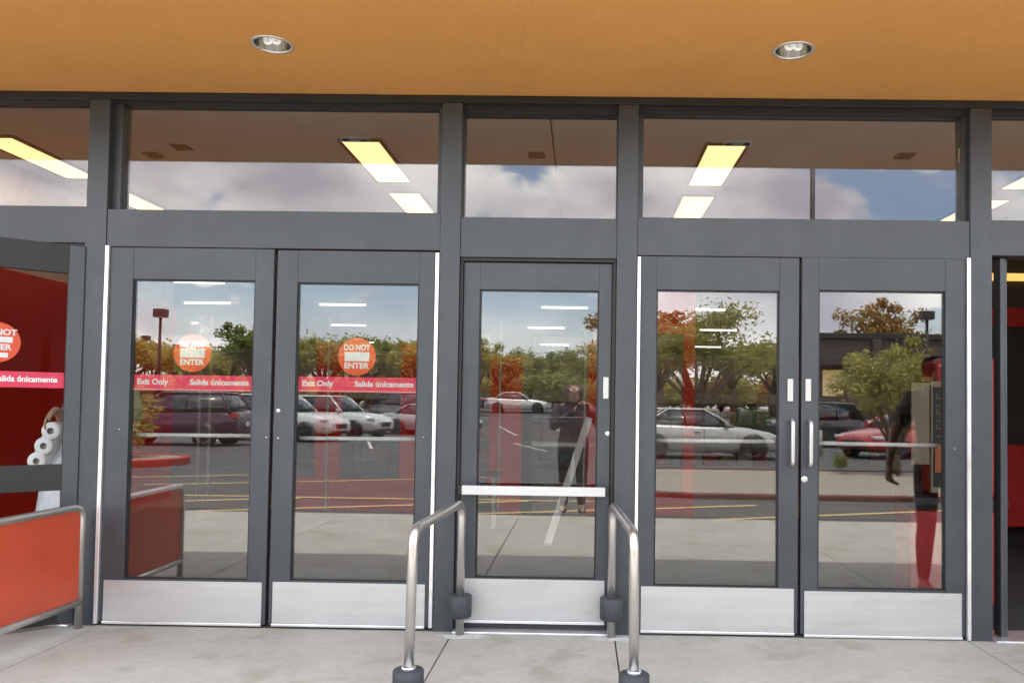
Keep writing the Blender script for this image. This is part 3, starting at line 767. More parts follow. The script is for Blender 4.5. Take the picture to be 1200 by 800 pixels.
def car(kind, label, color, x, y, deg, flip=1, metal=0.3):
    """nose along local +x; the thing's base stands on the lot"""
    wheel_meshes()
    z = lot_z(y)
    t = thing('parked_car', label, 'car', (x, y, z), R(deg), 'cars in the parking lot')
    pm = mat('car_paint', color, 0.28, metal, var=0.03, vscale=3, coat=0.7)
    if kind == 'suv': L, W, roof, belt, hood = 4.7, 0.94, 1.72, 1.06, 1.02
    elif kind == 'van': L, W, roof, belt, hood = 5.0, 0.97, 1.78, 1.04, 1.0
    else: L, W, roof, belt, hood = 4.65, 0.90, 1.43, 0.93, 0.86
    h = L / 2
    # lower body: x, bottom, top, half width
    if kind == 'sedan':
        st = [(-h, 0.45, 0.86, 0.70), (-h + 0.10, 0.26, 0.97, 0.82), (-h + 0.55, 0.22, 1.00, 0.885), (-1.2, 0.2, 0.97, W), (0, 0.19, 0.93, W), (0.85, 0.2, 0.92, W), (1.35, 0.21, 0.86, 0.885), (h - 0.35, 0.24, 0.74, 0.83), (h - 0.10, 0.28, 0.63, 0.72), (h, 0.36, 0.54, 0.58)]
        cab = [(-1.62, -1.05, 0.98), (-0.9, -0.62, 0.95), (0.98, 0.20, 0.92)]
    else:
        st = [(-h, 0.5, 0.98, 0.76), (-h + 0.08, 0.34, 1.08, 0.87), (-h + 0.5, 0.3, 1.1, 0.92), (-1.2, 0.28, 1.08, W), (0, 0.27, 1.06, W), (0.85, 0.28, 1.06, W), (1.35, 0.28, 1.02, 0.92), (h - 0.35, 0.3, 0.93, 0.88), (h - 0.10, 0.33, 0.80, 0.79), (h, 0.42, 0.66, 0.66)]
    secs = []
    for sx, zb, zt, hw in st:
        dz = zt - zb
        secs.append([(sx, -hw * 0.88, zb), (sx, -hw * 0.99, zb + dz * 0.18), (sx, -hw, zb + dz * 0.55), (sx, -hw * 0.965, zt - dz * 0.10), (sx, -hw * 0.88, zt - 0.008), (sx, -hw * 0.45, zt + 0.02), (sx, hw * 0.45, zt + 0.02),
                     (sx, hw * 0.88, zt - 0.008), (sx, hw * 0.965, zt - dz * 0.10), (sx, hw, zb + dz * 0.55), (sx, hw * 0.99, zb + dz * 0.18), (sx, hw * 0.88, zb)])
    body = obj('body', MB().loft(secs), pm, t)
    # glasshouse
    if kind == 'sedan': B0, B1, T0, T1 = -1.72, 1.02, -0.98, 0.22
    elif kind == 'van': B0, B1, T0, T1 = -h + 0.12, 1.25, -h + 0.35, 0.42
    else: B0, B1, T0, T1 = -h + 0.14, 1.02, -h + 0.55, 0.28
    wb, wt = W * 0.90, W * 0.70
    zb_, zt_ = belt + 0.01, roof - 0.045
    mid0 = (B0 * 0.45 + T0 * 0.55); mid1 = (B1 * 0.45 + T1 * 0.55)
    def ring(x0, x1, hw, zz, r=0.14):
        return [(x0, -hw + r, zz), (x0 + r * 0.5, -hw, zz), (x1 - r * 1.2, -hw, zz), (x1, -hw + r * 2, zz), (x1 + 0.05, 0, zz), (x1, hw - r * 2, zz), (x1 - r * 1.2, hw, zz), (x0 + r * 0.5, hw, zz), (x0, hw - r, zz), (x0 - 0.04, 0, zz)]
    obj('windows', MB().loft([ring(B0, B1, wb, zb_ - 0.06), ring(mid0, mid1, (wb + wt) / 2 + 0.02, (zb_ + zt_) / 2 + 0.03), ring(T0, T1, wt, zt_)]), m_carglass, t)
    obj('roof', MB().loft([ring(T0 - 0.03, T1 + 0.03, wt + 0.015, zt_ - 0.012), ring(T0 + 0.02, T1 - 0.02, wt - 0.03, zt_ + 0.03), ring(T0 + 0.25, T1 - 0.25, wt - 0.3, zt_ + 0.048)]), pm, t)
    for s in (-1, 1):
        for xa, xb_ in ((B0 + 0.06, T0 + 0.02), (B1 - 0.16, T1 - 0.16)):
            obj('pillar', MB().tube([(xa, s * (wb + 0.002), zb_ - 0.05), ((xa * 0.45 + xb_ * 0.55), s * ((wb + wt) / 2 + 0.022), (zb_ + zt_) / 2 + 0.03), (xb_, s * (wt + 0.004), zt_)], 0.034, 6), pm, t)
        xm = (B0 + B1) / 2 - 0.1
        obj('pillar', MB().tube([(xm, s * (wb + 0.004), zb_ - 0.05), (xm - 0.05, s * ((wb + wt) / 2 + 0.024), (zb_ + zt_) / 2 + 0.03), (xm - 0.1, s * (wt + 0.004), zt_)], 0.026, 6), m_trim, t)
        obj('mirror', MB().box(B1 - 0.42, B1 - 0.30, s * (wb + 0.06) - 0.07, s * (wb + 0.06) + 0.07, belt, belt + 0.13, 0.03), pm, t)
        hl = MB().box(h - 0.42, h - 0.10, -0.14, 0.14, -0.055, 0.055, 0.03)
        hz = (0.64 if kind == 'sedan' else 0.80)
        hl.move(Matrix.Translation((0, s * (0.66 if kind == 'sedan' else 0.72), hz)) @ Matrix.Translation((h - 0.2, 0, 0)) @ Matrix.Rotation(-s * 0.5, 4, 'Z') @ Matrix.Translation((-h + 0.2, 0, 0)))
        obj('headlight', hl, m_headl, t)
        obj('tail_light', MB().box(-h - 0.005, -h + 0.24, s * 0.73 - 0.13, s * 0.73 + 0.13, (0.78 if kind == 'sedan' else 0.88), (0.92 if kind == 'sedan' else 1.05), 0.03), m_taill, t)
        for xw in (-h + 0.98, h - 0.92):
            obj('wheel_arch', MB().lathe([(0.001, 0), (0.385, 0), (0.385, 0.12), (0.001, 0.12)], (0, 0, 0), 'y', 26, False).move(Matrix.Translation((xw, s * (W * 0.995) - (0.112 if s > 0 else 0.008), 0.345))), m_trim, t)
            wh = put('wheel', WHEEL['tyre'], m_tyre, t, (xw, s * (W - 0.085), 0.33))
            wh.rotation_euler = (0, 0, 0 if s < 0 else PI)
            put('rim', WHEEL['rim'], m_rim, wh); put('brake_disc', WHEEL['hub'], m_trim, wh)
        obj('door_handle', MB().box(-0.25, -0.08, s * W * 0.985 - 0.02, s * W * 0.985 + 0.02, belt - 0.17, belt - 0.14, 0.008), pm, t)
        obj('door_seam', MB().box(0.03, 0.042, s * W * 0.985 - 0.015, s * W * 0.985 + 0.013, 0.32, belt - 0.1), m_trim, t)
    gz = 0.46 if kind == 'sedan' else 0.55
    obj('grille', MB().box(h - 0.03, h + 0.012, -0.36, 0.36, gz - 0.07, gz + 0.10, 0.015), m_trim, t)
    obj('lower_intake', MB().box(h - 0.12, h - 0.02, -0.5, 0.5, 0.3, 0.40, 0.015), m_trim, t)
    obj('licence_plate', MB().box(-h - 0.02, -h - 0.004, -0.16, 0.16, 0.62, 0.78, 0.004), m_plate, t)
    return t
WHITE, SILVER, BLACK = (0.72, 0.72, 0.70), (0.42, 0.43, 0.43), (0.015, 0.016, 0.02)
car('suv', 'dark maroon SUV parked broadside beyond the left planter kerb', (0.065, 0.018, 0.04), -13.2, -21.4, 180)
car('suv', 'white SUV next to the dark maroon SUV, nose toward the store', WHITE, -11.1, -25.4, 14)
car('suv', 'white SUV in the middle of the row of white cars', WHITE, -10.3, -29.0, 16)
car('sedan', 'white sedan last of the row of white cars', WHITE, -11.6, -34.2, 12)
car('suv', 'dark grey SUV past the white cars', (0.10, 0.10, 0.11), -9.6, -39.5, 40)
car('sedan', 'silver sedan seen nose on past the dark grey SUV', SILVER, -7.1, -33.4, 10)
car('sedan', 'white sedan far off alone up the sloping lot', WHITE, -4.5, -51.5, 0)
car('sedan', 'grey sedan tail to tail with the far white sedan', (0.22, 0.2, 0.25), -9.2, -52.0, 180)
car('sedan', 'pale silver sedan parked broadside beyond the red kerb', (0.50, 0.50, 0.47), 3.35, -18.7, 0, metal=0.2)
car('sedan', 'white sedan parked behind the pale silver sedan', WHITE, 2.9, -22.6, 0)
car('suv', 'black SUV beside the leafy tree behind the silver sedan', BLACK, 8.6, -26.4, 150)
car('sedan', 'bright red sedan half hidden by the bushy young tree', (0.42, 0.02, 0.02), 10.0, -20.5, 150)
car('sedan', 'dark grey sedan behind the red sedan', (0.06, 0.06, 0.065), 11.8, -24.4, 155)
car('van', 'silver minivan parked before the brown building', SILVER, 15.0, -33.2, 180)
car('suv', 'tan SUV parked at the end of the row before the brown building', (0.30, 0.25, 0.18), 20.5, -32.6, 180)

# ------------------------------------------------------------------ trees and shrubs
def leafmat(name, c, c2):
    M = mat(name, c, 0.6, 0.0, c2=c2, vscale=1.3, detail=3)
    t = M.node_tree; b = t.nodes['Principled BSDF']
    tl = t.nodes.new('ShaderNodeBsdfTranslucent'); mx = t.nodes.new('ShaderNodeMixShader'); mx.inputs[0].default_value = 0.42
    t.links.new(b.inputs['Base Color'].links[0].from_socket, tl.inputs[0])
    t.links.new(b.outputs[0], mx.inputs[1]); t.links.new(tl.outputs[0], mx.inputs[2])
    t.links.new(mx.outputs[0], t.nodes['Material Output'].inputs[0])
    return M
m_bark = mat('tree_bark', (0.16, 0.115, 0.075), 0.9, var=0.3, vscale=9, bump=0.5, bscale=30)
LEAF = {
    'olive': leafmat('olive_leaves', (0.32, 0.32, 0.09), (0.50, 0.46, 0.15)),
    'green': leafmat('green_leaves', (0.21, 0.26, 0.07), (0.34, 0.37, 0.11)),
    'amber': leafmat('amber_leaves', (0.52, 0.29, 0.08), (0.40, 0.31, 0.10)),
    'yellow': leafmat('yellow_green_leaves', (0.58, 0.50, 0.13), (0.42, 0.41, 0.11)),
    'rust': leafmat('rusty_leaves', (0.50, 0.20, 0.06), (0.38, 0.24, 0.08)),
    'dark': leafmat('dark_leaves', (0.03, 0.07, 0.02), (0.07, 0.12, 0.04)),
}
def crown_mesh(seed, tips, spread, n, size, droop=0.0, thin=1.0):
    rg = random.Random(seed); vs, fs = [], []
    for _ in range(n):
        c, rr = rg.choice(tips)
        d = Vector((rg.gauss(0, 1), rg.gauss(0, 1), rg.gauss(0, 0.75)))
        d = d.normalized() * rr * (rg.random() ** 0.45)
        p = Vector(c) + d
        p.z -= droop * rg.random() * rr
        s = size * rg.uniform(0.6, 1.4)
        u = Vector((rg.gauss(0, 1), rg.gauss(0, 1), rg.gauss(0, 0.7))).normalized()
        v = u.cross(Vector((rg.gauss(0, 1), rg.gauss(0, 1), rg.gauss(0, 1)))).normalized()
        k = len(vs)
        vs += [p - u * s, p + v * s * 0.45 * thin, p + u * s, p - v * s * 0.45 * thin]
        fs.append((k, k + 1, k + 2, k + 3))
    me = bpy.data.meshes.new('crown'); me.from_pydata([tuple(v) for v in vs], [], fs); me.update()
    return me
TREE = {}
def tree_meshes(kind):
    if kind in TREE: return TREE[kind]
    rg = random.Random({'broad': 3, 'tall': 11, 'mesquite': 23, 'bushy': 31, 'shrub': 47}[kind])
    b = MB(); tips = []
    if kind == 'shrub':
        for k in range(7):
            a = k * 0.9; q = Vector((0.28 * math.cos(a), 0.28 * math.sin(a), 0.75 + 0.2 * rg.random()))
            b.tube([(0, 0, 0), q * 0.5, q], [0.02, 0.014, 0.006], 6); tips.append((tuple(q * 0.8), 0.34))
            tips.append((tuple(q * 0.45 + Vector((0.1 * math.cos(a), 0.1 * math.sin(a), 0))), 0.3))
        cm = crown_mesh(5, tips, 1, 2600, 0.045)
    else:
        P = {'broad': (0.22, 1.5, 9, 1.9, 5.2, 0.95, 5200, 0.12), 'tall': (0.18, 2.0, 9, 1.3, 6.4, 0.8, 4600, 0.11), 'mesquite': (0.15, 1.1, 12, 2.2, 5.0, 0.72, 8200, 0.075), 'bushy': (0.09, 0.5, 12, 0.95, 3.6, 0.48, 7000, 0.055)}[kind]
        r0, zf, nl, sp, ht, cr, nq, ls = P
        lean = Vector((0.35 if kind == 'mesquite' else 0.05, 0.1, 0))
        top = Vector((0, 0, zf)) + lean * zf
        b.tube([(0, 0, -0.05), lean * zf * 0.5 + Vector((0, 0, zf * 0.5)), top], [r0 * 1.25, r0, r0 * 0.8], 9)
        for k in range(nl):
            a = 2 * PI * k / nl * 1.62 + rg.random() * 0.6
            u = 0.35 + 0.65 * rg.random(); f = rg.random()
            tip = Vector((sp * u * math.cos(a), sp * u * math.sin(a), zf + (ht - zf) * (0.30 + 0.62 * (1 - u * 0.55) * (0.45 + 0.55 * rg.random())))) + lean
            mid = top.lerp(tip, 0.5) + Vector((rg.uniform(-0.2, 0.2), rg.uniform(-0.2, 0.2), rg.uniform(-0.1, 0.35)))
            b.tube([top, mid, tip], [r0 * 0.5, r0 * 0.28, r0 * 0.08], 6)
            tips.append((tuple(tip), cr * rg.uniform(0.65, 1.15)))
            tips.append((tuple(mid.lerp(tip, 0.4)), cr * rg.uniform(0.5, 0.9)))
            for q in range(2):
                t2 = tip + Vector((rg.uniform(-1, 1), rg.uniform(-1, 1), rg.uniform(-0.6, 0.7))) * cr
                b.tube([mid.lerp(tip, 0.6), t2], [r0 * 0.16, r0 * 0.05], 5, False)
                tips.append((tuple(t2), cr * rg.uniform(0.35, 0.7)))
        cm = crown_mesh(nl + nq, tips, 1, nq, ls, droop=0.5 if kind == 'mesquite' else 0.1, thin=0.7 if kind == 'mesquite' else 1)
    TREE[kind] = (b.mesh('trunk'), cm, {})
    return TREE[kind]
def tree(kind, label, leaf, x, y, sc, rz=0.0, group='trees across the parking lot', cat='tree', name='tree', z=None, wide=1.0):
    tm, cm, cache = tree_meshes(kind)
    if leaf not in cache:
        me = cm.copy(); me.materials.append(LEAF[leaf]); cache[leaf] = me
    t = thing(name, label, cat, (x, y, lot_z(y) if z is None else z), rz, group)
    t.scale = (sc * wide, sc * wide, sc)
    put('trunk', tm, m_bark, t); put('crown', cache[leaf], None, t)
    return t
tree('mesquite', 'feathery olive mesquite with leaning trunk behind the pale silver sedan', 'olive', 3.75, -25.6, 1.25, 0.2, wide=1.15)
tree('tall', 'rusty amber tree at the left of the feathery mesquite behind the silver sedan', 'rust', 3.3, -29.5, 0.98, 2.2, wide=1.5)
tree('bushy', 'bushy yellow green young tree on the gravel island in front of the red sedan', 'olive', 6.85, -13.0, 0.98, 1.0)
tree('shrub', 'round dark green shrub behind the bonnet of the pale silver sedan', 'dark', 5.35, -21.4, 1.5, 0, 'shrubs in the parking lot', 'shrub', 'shrub')
tree('shrub', 'low green weed shrub on the gravel by the bushy young tree', 'green', 5.6, -12.9, 0.33, 1, 'shrubs in the parking lot', 'shrub', 'shrub', z=0.02)
tree('shrub', 'loose olive shrub on the left island in front of the dark SUV', 'olive', -10.5, -13.3, 1.7, 2, 'shrubs in the parking lot', 'shrub', 'shrub', z=0.02)
TL = [  # x pixel of the trunk in the mirrored view, distance, height, kind, leaf
    (150, 62, 5.9, 'broad', 'yellow'), (178, 66, 5.3, 'tall', 'green'), (212, 58, 5.0, 'broad', 'yellow'), (238, 70, 5.0, 'broad', 'olive'), (262, 63, 5.2, 'broad', 'yellow'), (292, 52, 6.2, 'tall', 'green'),
    (322, 56, 5.6, 'broad', 'olive'), (350, 47, 5.3, 'tall', 'olive'), (374, 50, 5.9, 'broad', 'olive'), (404, 68, 5.7, 'broad', 'yellow'), (432, 60, 6.0, 'broad', 'green'), (462, 66, 6.3, 'broad', 'olive'),
    (486, 53, 5.6, 'tall', 'yellow'), (520, 62, 5.6, 'broad', 'green'), (556, 52, 5.6, 'tall', 'yellow'), (588, 70, 5.6, 'broad', 'olive'), (628, 88, 7.4, 'broad', 'green'), (664, 92, 6.4, 'broad', 'olive'), (694, 76, 6.4, 'broad', 'green'),
    (740, 60, 6.0, 'broad', 'olive'), (775, 54, 6.6, 'broad', 'yellow'), (860, 62, 6.0, 'broad', 'green'), (905, 56, 5.8, 'broad', 'olive'), (935, 70, 6.6, 'tall', 'amber'), (1030, 58, 8.9, 'tall', 'amber'), (1062, 60, 7.2, 'broad', 'olive'), (1150, 62, 7.0, 'broad', 'green')]
KIND = {'broad': 'broad', 'tall': 'slender'}
HT = {'broad': 5.2, 'tall': 6.4}
PLACE = ['beyond the dark SUV', 'beyond the white cars', 'around the far white sedan', 'behind the pale silver sedan', 'behind the brown building']
LEAFN = {'yellow': 'yellow green', 'green': 'deep green', 'amber': 'amber brown', 'olive': 'olive'}
for i, (px, d, h_, kd, lf) in enumerate(TL):
    x = (px - 683) / 950 * d; y = -(d - 4.75)
    k = 0 if px < 330 else 1 if px < 500 else 2 if px < 720 else 3 if px < 950 else 4
    same = [q for q in TL[:i] if (0 if q[0] < 330 else 1 if q[0] < 500 else 2 if q[0] < 720 else 3 if q[0] < 950 else 4) == k]
    ordn = ['first', 'second', 'third', 'fourth', 'fifth', 'sixth', 'seventh'][len(same)]
    tree(kd, '%s %s tree %s, %s from the exit side' % (LEAFN[lf], KIND[kd], PLACE[k], ordn), lf, x, y, h_ / HT[kd], i * 1.3, wide=rnd.uniform(0.95, 1.3))
for i, px in enumerate((165, 222, 250, 305, 338, 390, 418, 448, 475, 570, 605, 648, 712, 758, 790, 815, 845, 880, 920, 1010)):
    d = 66 + (i * 7 % 11); x = (px - 683) / 950 * d
    tree('shrub', '%s wide shrub under the far trees %s' % (['first', 'second', 'third', 'fourth', 'fifth', 'sixth', 'seventh', 'eighth', 'ninth', 'tenth'][i % 10], 'toward the exit side' if i < 10 else 'toward the brown building'),
         ('olive', 'yellow', 'amber', 'green')[i % 4], x, -(d - 4.75), 2.6 + (i * 3 % 5) * 0.22, i * 0.7, 'shrubs under the far trees', 'shrub', 'shrub', wide=1.7)
# scrubby low band of far vegetation nobody could count
rg = random.Random(99); tips = []
for k in range(420):
    x = rg.uniform(-130, 130); y = -rg.uniform(96, 120)
    tips.append(((x, y, lot_z(y) + rg.uniform(0.4, 3.2)), rg.uniform(0.9, 2.0)))
fo = put('far_vegetation', crown_mesh(77, tips, 1, 30000, 0.34), LEAF['green'])
fo['kind'] = 'stuff'

# ------------------------------------------------------------------ lamp posts
m_post = mat('bronze_post', (0.055, 0.045, 0.04), 0.5, 0.3)
def lamp_post(label, x, y, top, heads=1, hw=0.30):
    t = thing('lamp_post', label, 'lamp post', (x, y, lot_z(y)), 0, 'lamp posts in the parking lot')
    H_ = top - lot_z(y)
    obj('base', MB().lathe([(0.001, 0), (0.3, 0), (0.3, 0.75), (0.27, 0.8), (0.001, 0.8)], seg=20), m_kerb, t)
    obj('post', MB().tube([(0, 0, 0.8), (0, 0, H_ - 0.1)], [0.085, 0.07], 10), m_post, t)
    obj('lamp_head', MB().box(-hw, hw, -0.24, 0.24, H_ - 0.42, H_, 0.04), m_post, t)
    obj('lens', MB().box(-hw + 0.06, hw - 0.06, -0.18, 0.18, H_ - 0.435, H_ - 0.4205), m_headl, t)
lamp_post('lamp post rising beyond the dark SUV and left island', -21.6, -36.2, 5.95)
lamp_post('small far lamp post farthest toward the exit side of three', -35.4, -60.2, 6.5)
lamp_post('small far lamp post between the tall one and the white cars', -35.0, -64.5, 6.1)
lamp_post('lamp post standing before the brown building', 17.3, -36.2, 6.35)
lamp_post('tall lamp post beside the nose of the pale silver sedan', 7.05, -20.2, 10.5, hw=0.35)

# ------------------------------------------------------------------ buildings across the lot
m_brown = mat('brown_stucco', (0.115, 0.085, 0.068), 0.85, var=0.1, vscale=1)
m_cap = mat('dark_cap', (0.05, 0.042, 0.038), 0.7)
bb = thing('brown_building', 'long low dark brown shop building with a lit yellow entrance', 'building', (21.5, -39.0, lot_z(-39)))
obj('wall', MB().box(-9.0, 12, -8, 0, 0, 5.0), m_brown, bb)
obj('parapet', MB().box(-9.1, 12.1, -8.1, 0.1, 5.001, 5.32, 0.03), m_cap, bb)
obj('awning', MB().box(-8.9, -5.5, 0.002, 1.3, 3.5, 3.9, 0.03), m_cap, bb)
obj('lit_entrance', MB().box(-8.6, -7.5, 0.002, 0.05, 1.9, 3.3), m_warm_lit, bb)
for k in range(6):
    wd = obj('window', MB().box(-5.2 + k * 2.7, -3.2 + k * 2.7, 0.002, 0.07, 0.9, 3.0, 0.02), m_cap, bb)
    obj('pane', MB().box(-5.1 + k * 2.7, -3.3 + k * 2.7, 0.071, 0.08, 1.0, 2.9), m_carglass, wd)
for k in range(5): obj('pilaster', MB().box(-5.75 + k * 5.4 - 0.25, -5.75 + k * 5.4 + 0.25, 0.003, 0.22, 0, 4.99, 0.02), m_brown, bb)
m_ochre = mat('yellow_stucco', (0.52, 0.36, 0.13), 0.85, var=0.08, vscale=0.6)
yb = thing('yellow_building', 'far ochre yellow shop block beyond the trees with pale awning band', 'building', (-10, -91, lot_z(-91)))
obj('wall', MB().box(-15, 12.5, -10, 0, 0, 5.6), m_ochre, yb)
obj('parapet', MB().box(-15.1, 12.6, -10.1, 0.1, 5.601, 5.9, 0.03), m_kerb, yb)
obj('awning_band', MB().box(-12, 12.2, 0.003, 1.4, 2.9, 3.2, 0.03), m_kerb, yb)
obj('round_sign', MB().lathe([(0.01, -0.0), (1.3, 0.0), (1.3, 0.15), (0.01, 0.15)], (7.5, 0.05, 4.3), 'y', 28), m_brown, yb)
for k in range(8):
    wd = obj('window', MB().box(-11.5 + k * 2.9, -9.5 + k * 2.9, 0.003, 0.06, 0.4, 2.6, 0.02), m_cap, yb)
    obj('pane', MB().box(-11.4 + k * 2.9, -9.6 + k * 2.9, 0.061, 0.07, 0.5, 2.5), m_carglass, wd)

# ------------------------------------------------------------------ people
def skin_mesh(name, nodes, edges, root, sub=2):
    names = list(nodes)
    me = bpy.data.meshes.new(name)
    me.from_pydata([nodes[n][0] for n in names], [(names.index(a), names.index(b)) for a, b in edges], [])
    o = bpy.data.objects.new('skin_tmp', me); COL.objects.link(o)
    md = o.modifiers.new('skin', 'SKIN'); md.use_smooth_shade = True
    for i, n in enumerate(names):
        r = nodes[n][1]
        me.skin_vertices[0].data[i].radius = r if isinstance(r, tuple) else (r, r)
        me.skin_vertices[0].data[i].use_root = (n == root)
    ss = o.modifiers.new('sub', 'SUBSURF'); ss.levels = sub; ss.render_levels = sub
    bpy.context.view_layer.update()
    r = bpy.data.meshes.new_from_object(o.evaluated_get(bpy.context.evaluated_depsgraph_get()))
    bpy.data.objects.remove(o); bpy.data.meshes.remove(me)
    r.name = name
    for p in r.polygons: p.use_smooth = True
    return r
def hand_nodes(N_, E_, tag_, wrist, direction, side, curl):
    """palm, four fingers of different length and a thumb; direction = along the hand, side = toward the thumb, curl = toward the palm"""
    d, s_, c = Vector(direction).normalized(), Vector(side).normalized(), Vector(curl).normalized()
    wv = Vector(N_[wrist][0])
    N_[tag_ + 'p'] = (tuple(wv + d * 0.045), (0.028, 0.018)); E_.append((wrist, tag_ + 'p'))
    for k, (off, ln) in enumerate(((0.030, 0.068), (0.010, 0.076), (-0.011, 0.070), (-0.030, 0.055))):
        a = wv + d * 0.088 + s_ * off
        b_ = a + (d * 0.8 + c * 0.6).normalized() * ln * 0.55
        e = b_ + (d * 0.35 + c * 0.95).normalized() * ln * 0.5
        for q, (p, r) in enumerate(((a, 0.0095), (b_, 0.0085), (e, 0.0065))):
            N_['%sf%d%d' % (tag_, k, q)] = (tuple(p), r)
        E_ += [(tag_ + 'p', '%sf%d0' % (tag_, k)), ('%sf%d0' % (tag_, k), '%sf%d1' % (tag_, k)), ('%sf%d1' % (tag_, k), '%sf%d2' % (tag_, k))]
    a = wv + d * 0.035 + s_ * 0.042 + c * 0.01; e = a + (d * 0.7 + s_ * 0.35 + c * 0.45).normalized() * 0.05
    N_[tag_ + 't0'] = (tuple(a), 0.011); N_[tag_ + 't1'] = (tuple(e), 0.008)
    E_ += [(tag_ + 'p', tag_ + 't0'), (tag_ + 't0', tag_ + 't1')]
def person(label, loc, rz, H_, skinm, top_m, leg_m, hairm, arms, stride=0.0, nod=0.0, group=None, long_sleeve=False, longhair=True):
    """faces local -y; arms = {side: (elbow, wrist, hand dir, thumb dir, curl dir)} in local metres"""
    k = H_ / 1.7
    def P(x, y, z): return (x * k, y * k, z * k)
    t = thing('person', label, 'person', loc, rz, group)
    Nn, E = {}, []
    Nn['pel'] = (P(0, 0, 0.95), (0.135 * k, 0.10 * k)); Nn['wst'] = (P(0, 0.0, 1.08), (0.132 * k, 0.10 * k)); Nn['chs'] = (P(0, 0.01, 1.27), (0.145 * k, 0.10 * k)); Nn['upc'] = (P(0, 0.015, 1.38), (0.11 * k, 0.08 * k))
    Nn['nck'] = (P(0, 0.0, 1.45), 0.052 * k); Nn['jaw'] = (P(0, -0.03 - nod * 0.05, 1.52), (0.058 * k, 0.062 * k)); Nn['hed'] = (P(0, -0.025 - nod * 0.06, 1.60), (0.075 * k, 0.088 * k)); Nn['crn'] = (P(0, -0.01 - nod * 0.05, 1.665), (0.05 * k, 0.06 * k))
    E += [('pel', 'wst'), ('wst', 'chs'), ('chs', 'upc'), ('upc', 'nck'), ('nck', 'jaw'), ('jaw', 'hed'), ('hed', 'crn')]
    sh = {}
    for s, sg_ in (('L', 1), ('R', -1)):
        el, wr, hd, th, cu = arms[s]
        Nn['sh' + s] = (P(sg_ * 0.175, 0.015, 1.375), 0.056 * k); Nn['el' + s] = (P(*el), 0.040 * k); Nn['fm' + s] = (P(*[(a + b_) / 2 for a, b_ in zip(el, wr)]), 0.037 * k); Nn['wr' + s] = (P(*wr), (0.026 * k, 0.022 * k))
        E += [('upc', 'sh' + s), ('sh' + s, 'el' + s), ('el' + s, 'fm' + s), ('fm' + s, 'wr' + s)]
        hand_nodes(Nn, E, 'h' + s, 'wr' + s, hd, th, cu)
        st_ = stride * sg_
        Nn['hp' + s] = (P(sg_ * 0.09, 0, 0.88), 0.088 * k); Nn['kn' + s] = (P(sg_ * 0.095, -0.02 - st_ * 0.5, 0.48), 0.058 * k); Nn['cf' + s] = (P(sg_ * 0.096, -st_ * 0.7 + 0.012, 0.34), 0.056 * k); Nn['an' + s] = (P(sg_ * 0.098, -st_ + 0.02, 0.085), 0.036 * k); Nn['to' + s] = (P(sg_ * 0.11, -st_ - 0.14, 0.035), (0.036 * k, 0.028 * k))
        E += [('pel', 'hp' + s), ('hp' + s, 'kn' + s), ('kn' + s, 'cf' + s), ('cf' + s, 'an' + s), ('an' + s, 'to' + s)]
    put('body', skin_mesh('body', Nn, E, 'pel'), skinm, t)
    g = 1.17
    def grow(ns, f): return {n: (Nn[n][0], tuple(r * f for r in Nn[n][1]) if isinstance(Nn[n][1], tuple) else Nn[n][1] * f) for n in ns}
    sb = MB()
    def oval(z, rx, ry, y0): return [(rx * k * math.cos(2 * PI * q / 28), y0 * k + ry * k * math.sin(2 * PI * q / 28), z * k) for q in range(28)]
    sb.loft([oval(0.85, 0.172, 0.128, 0), oval(0.95, 0.168, 0.122, 0), oval(1.08, 0.150, 0.110, 0), oval(1.18, 0.158, 0.115, 0.006), oval(1.28, 0.178, 0.122, 0.01), oval(1.37, 0.190, 0.108, 0.015), oval(1.41, 0.165, 0.088, 0.015), oval(1.445, 0.095, 0.072, 0.01), oval(1.465, 0.068, 0.062, 0.0)])
    for s in 'LR':
        a, b_ = Vector(Nn['sh' + s][0]), Vector(Nn['el' + s][0])
        pts, rr_ = [a + Vector((-a.x * 0.35, 0, 0)), a, a.lerp(b_, 0.35), a.lerp(b_, 0.75)], [0.058 * k, 0.066 * k, 0.064 * k, 0.063 * k]
        if long_sleeve: pts += [b_, Vector(Nn['fm' + s][0]), Vector(Nn['wr' + s][0])]; rr_ += [0.056 * k, 0.050 * k, 0.038 * k]
        sb.tube(pts, rr_, 16)
    obj('shirt', sb, top_m, t)
    ln = grow(['pel'] + [a + s for s in 'LR' for a in ('hp', 'kn', 'cf', 'an')], 1.16); le = [('pel', 'wb')]
    ln['wb'] = (P(0, 0, 1.03), (0.13 * k, 0.10 * k)); ln['pel'] = (P(0, 0, 0.95), (0.125 * k, 0.10 * k))
    for s in 'LR': le += [('pel', 'hp' + s), ('hp' + s, 'kn' + s), ('kn' + s, 'cf' + s), ('cf' + s, 'an' + s)]
    put('trousers', skin_mesh('trousers', ln, le, 'pel'), leg_m, t)
    for s in 'LR':
        a, b_ = Vector(Nn['an' + s][0]), Vector(Nn['to' + s][0])
        put('shoe', skin_mesh('shoe', {'a': (tuple(a + Vector((0, 0.035, -0.04)) * k), 0.044 * k), 'b': (tuple(a.lerp(b_, 0.5) + Vector((0, 0, -0.015)) * k), (0.046 * k, 0.04 * k)), 'c': (tuple(b_), (0.044 * k, 0.034 * k))}, [('a', 'b'), ('b', 'c')], 'a'), m_black, t)
    hc = Vector(Nn['hed'][0])
    hb = {'a': (tuple(hc + Vector((0, 0.004, 0.06)) * k), (0.132 * k, 0.138 * k)), 'b': (tuple(hc + Vector((0, 0.062, -0.02)) * k), (0.125 * k, 0.09 * k))}
    he = [('a', 'b')]
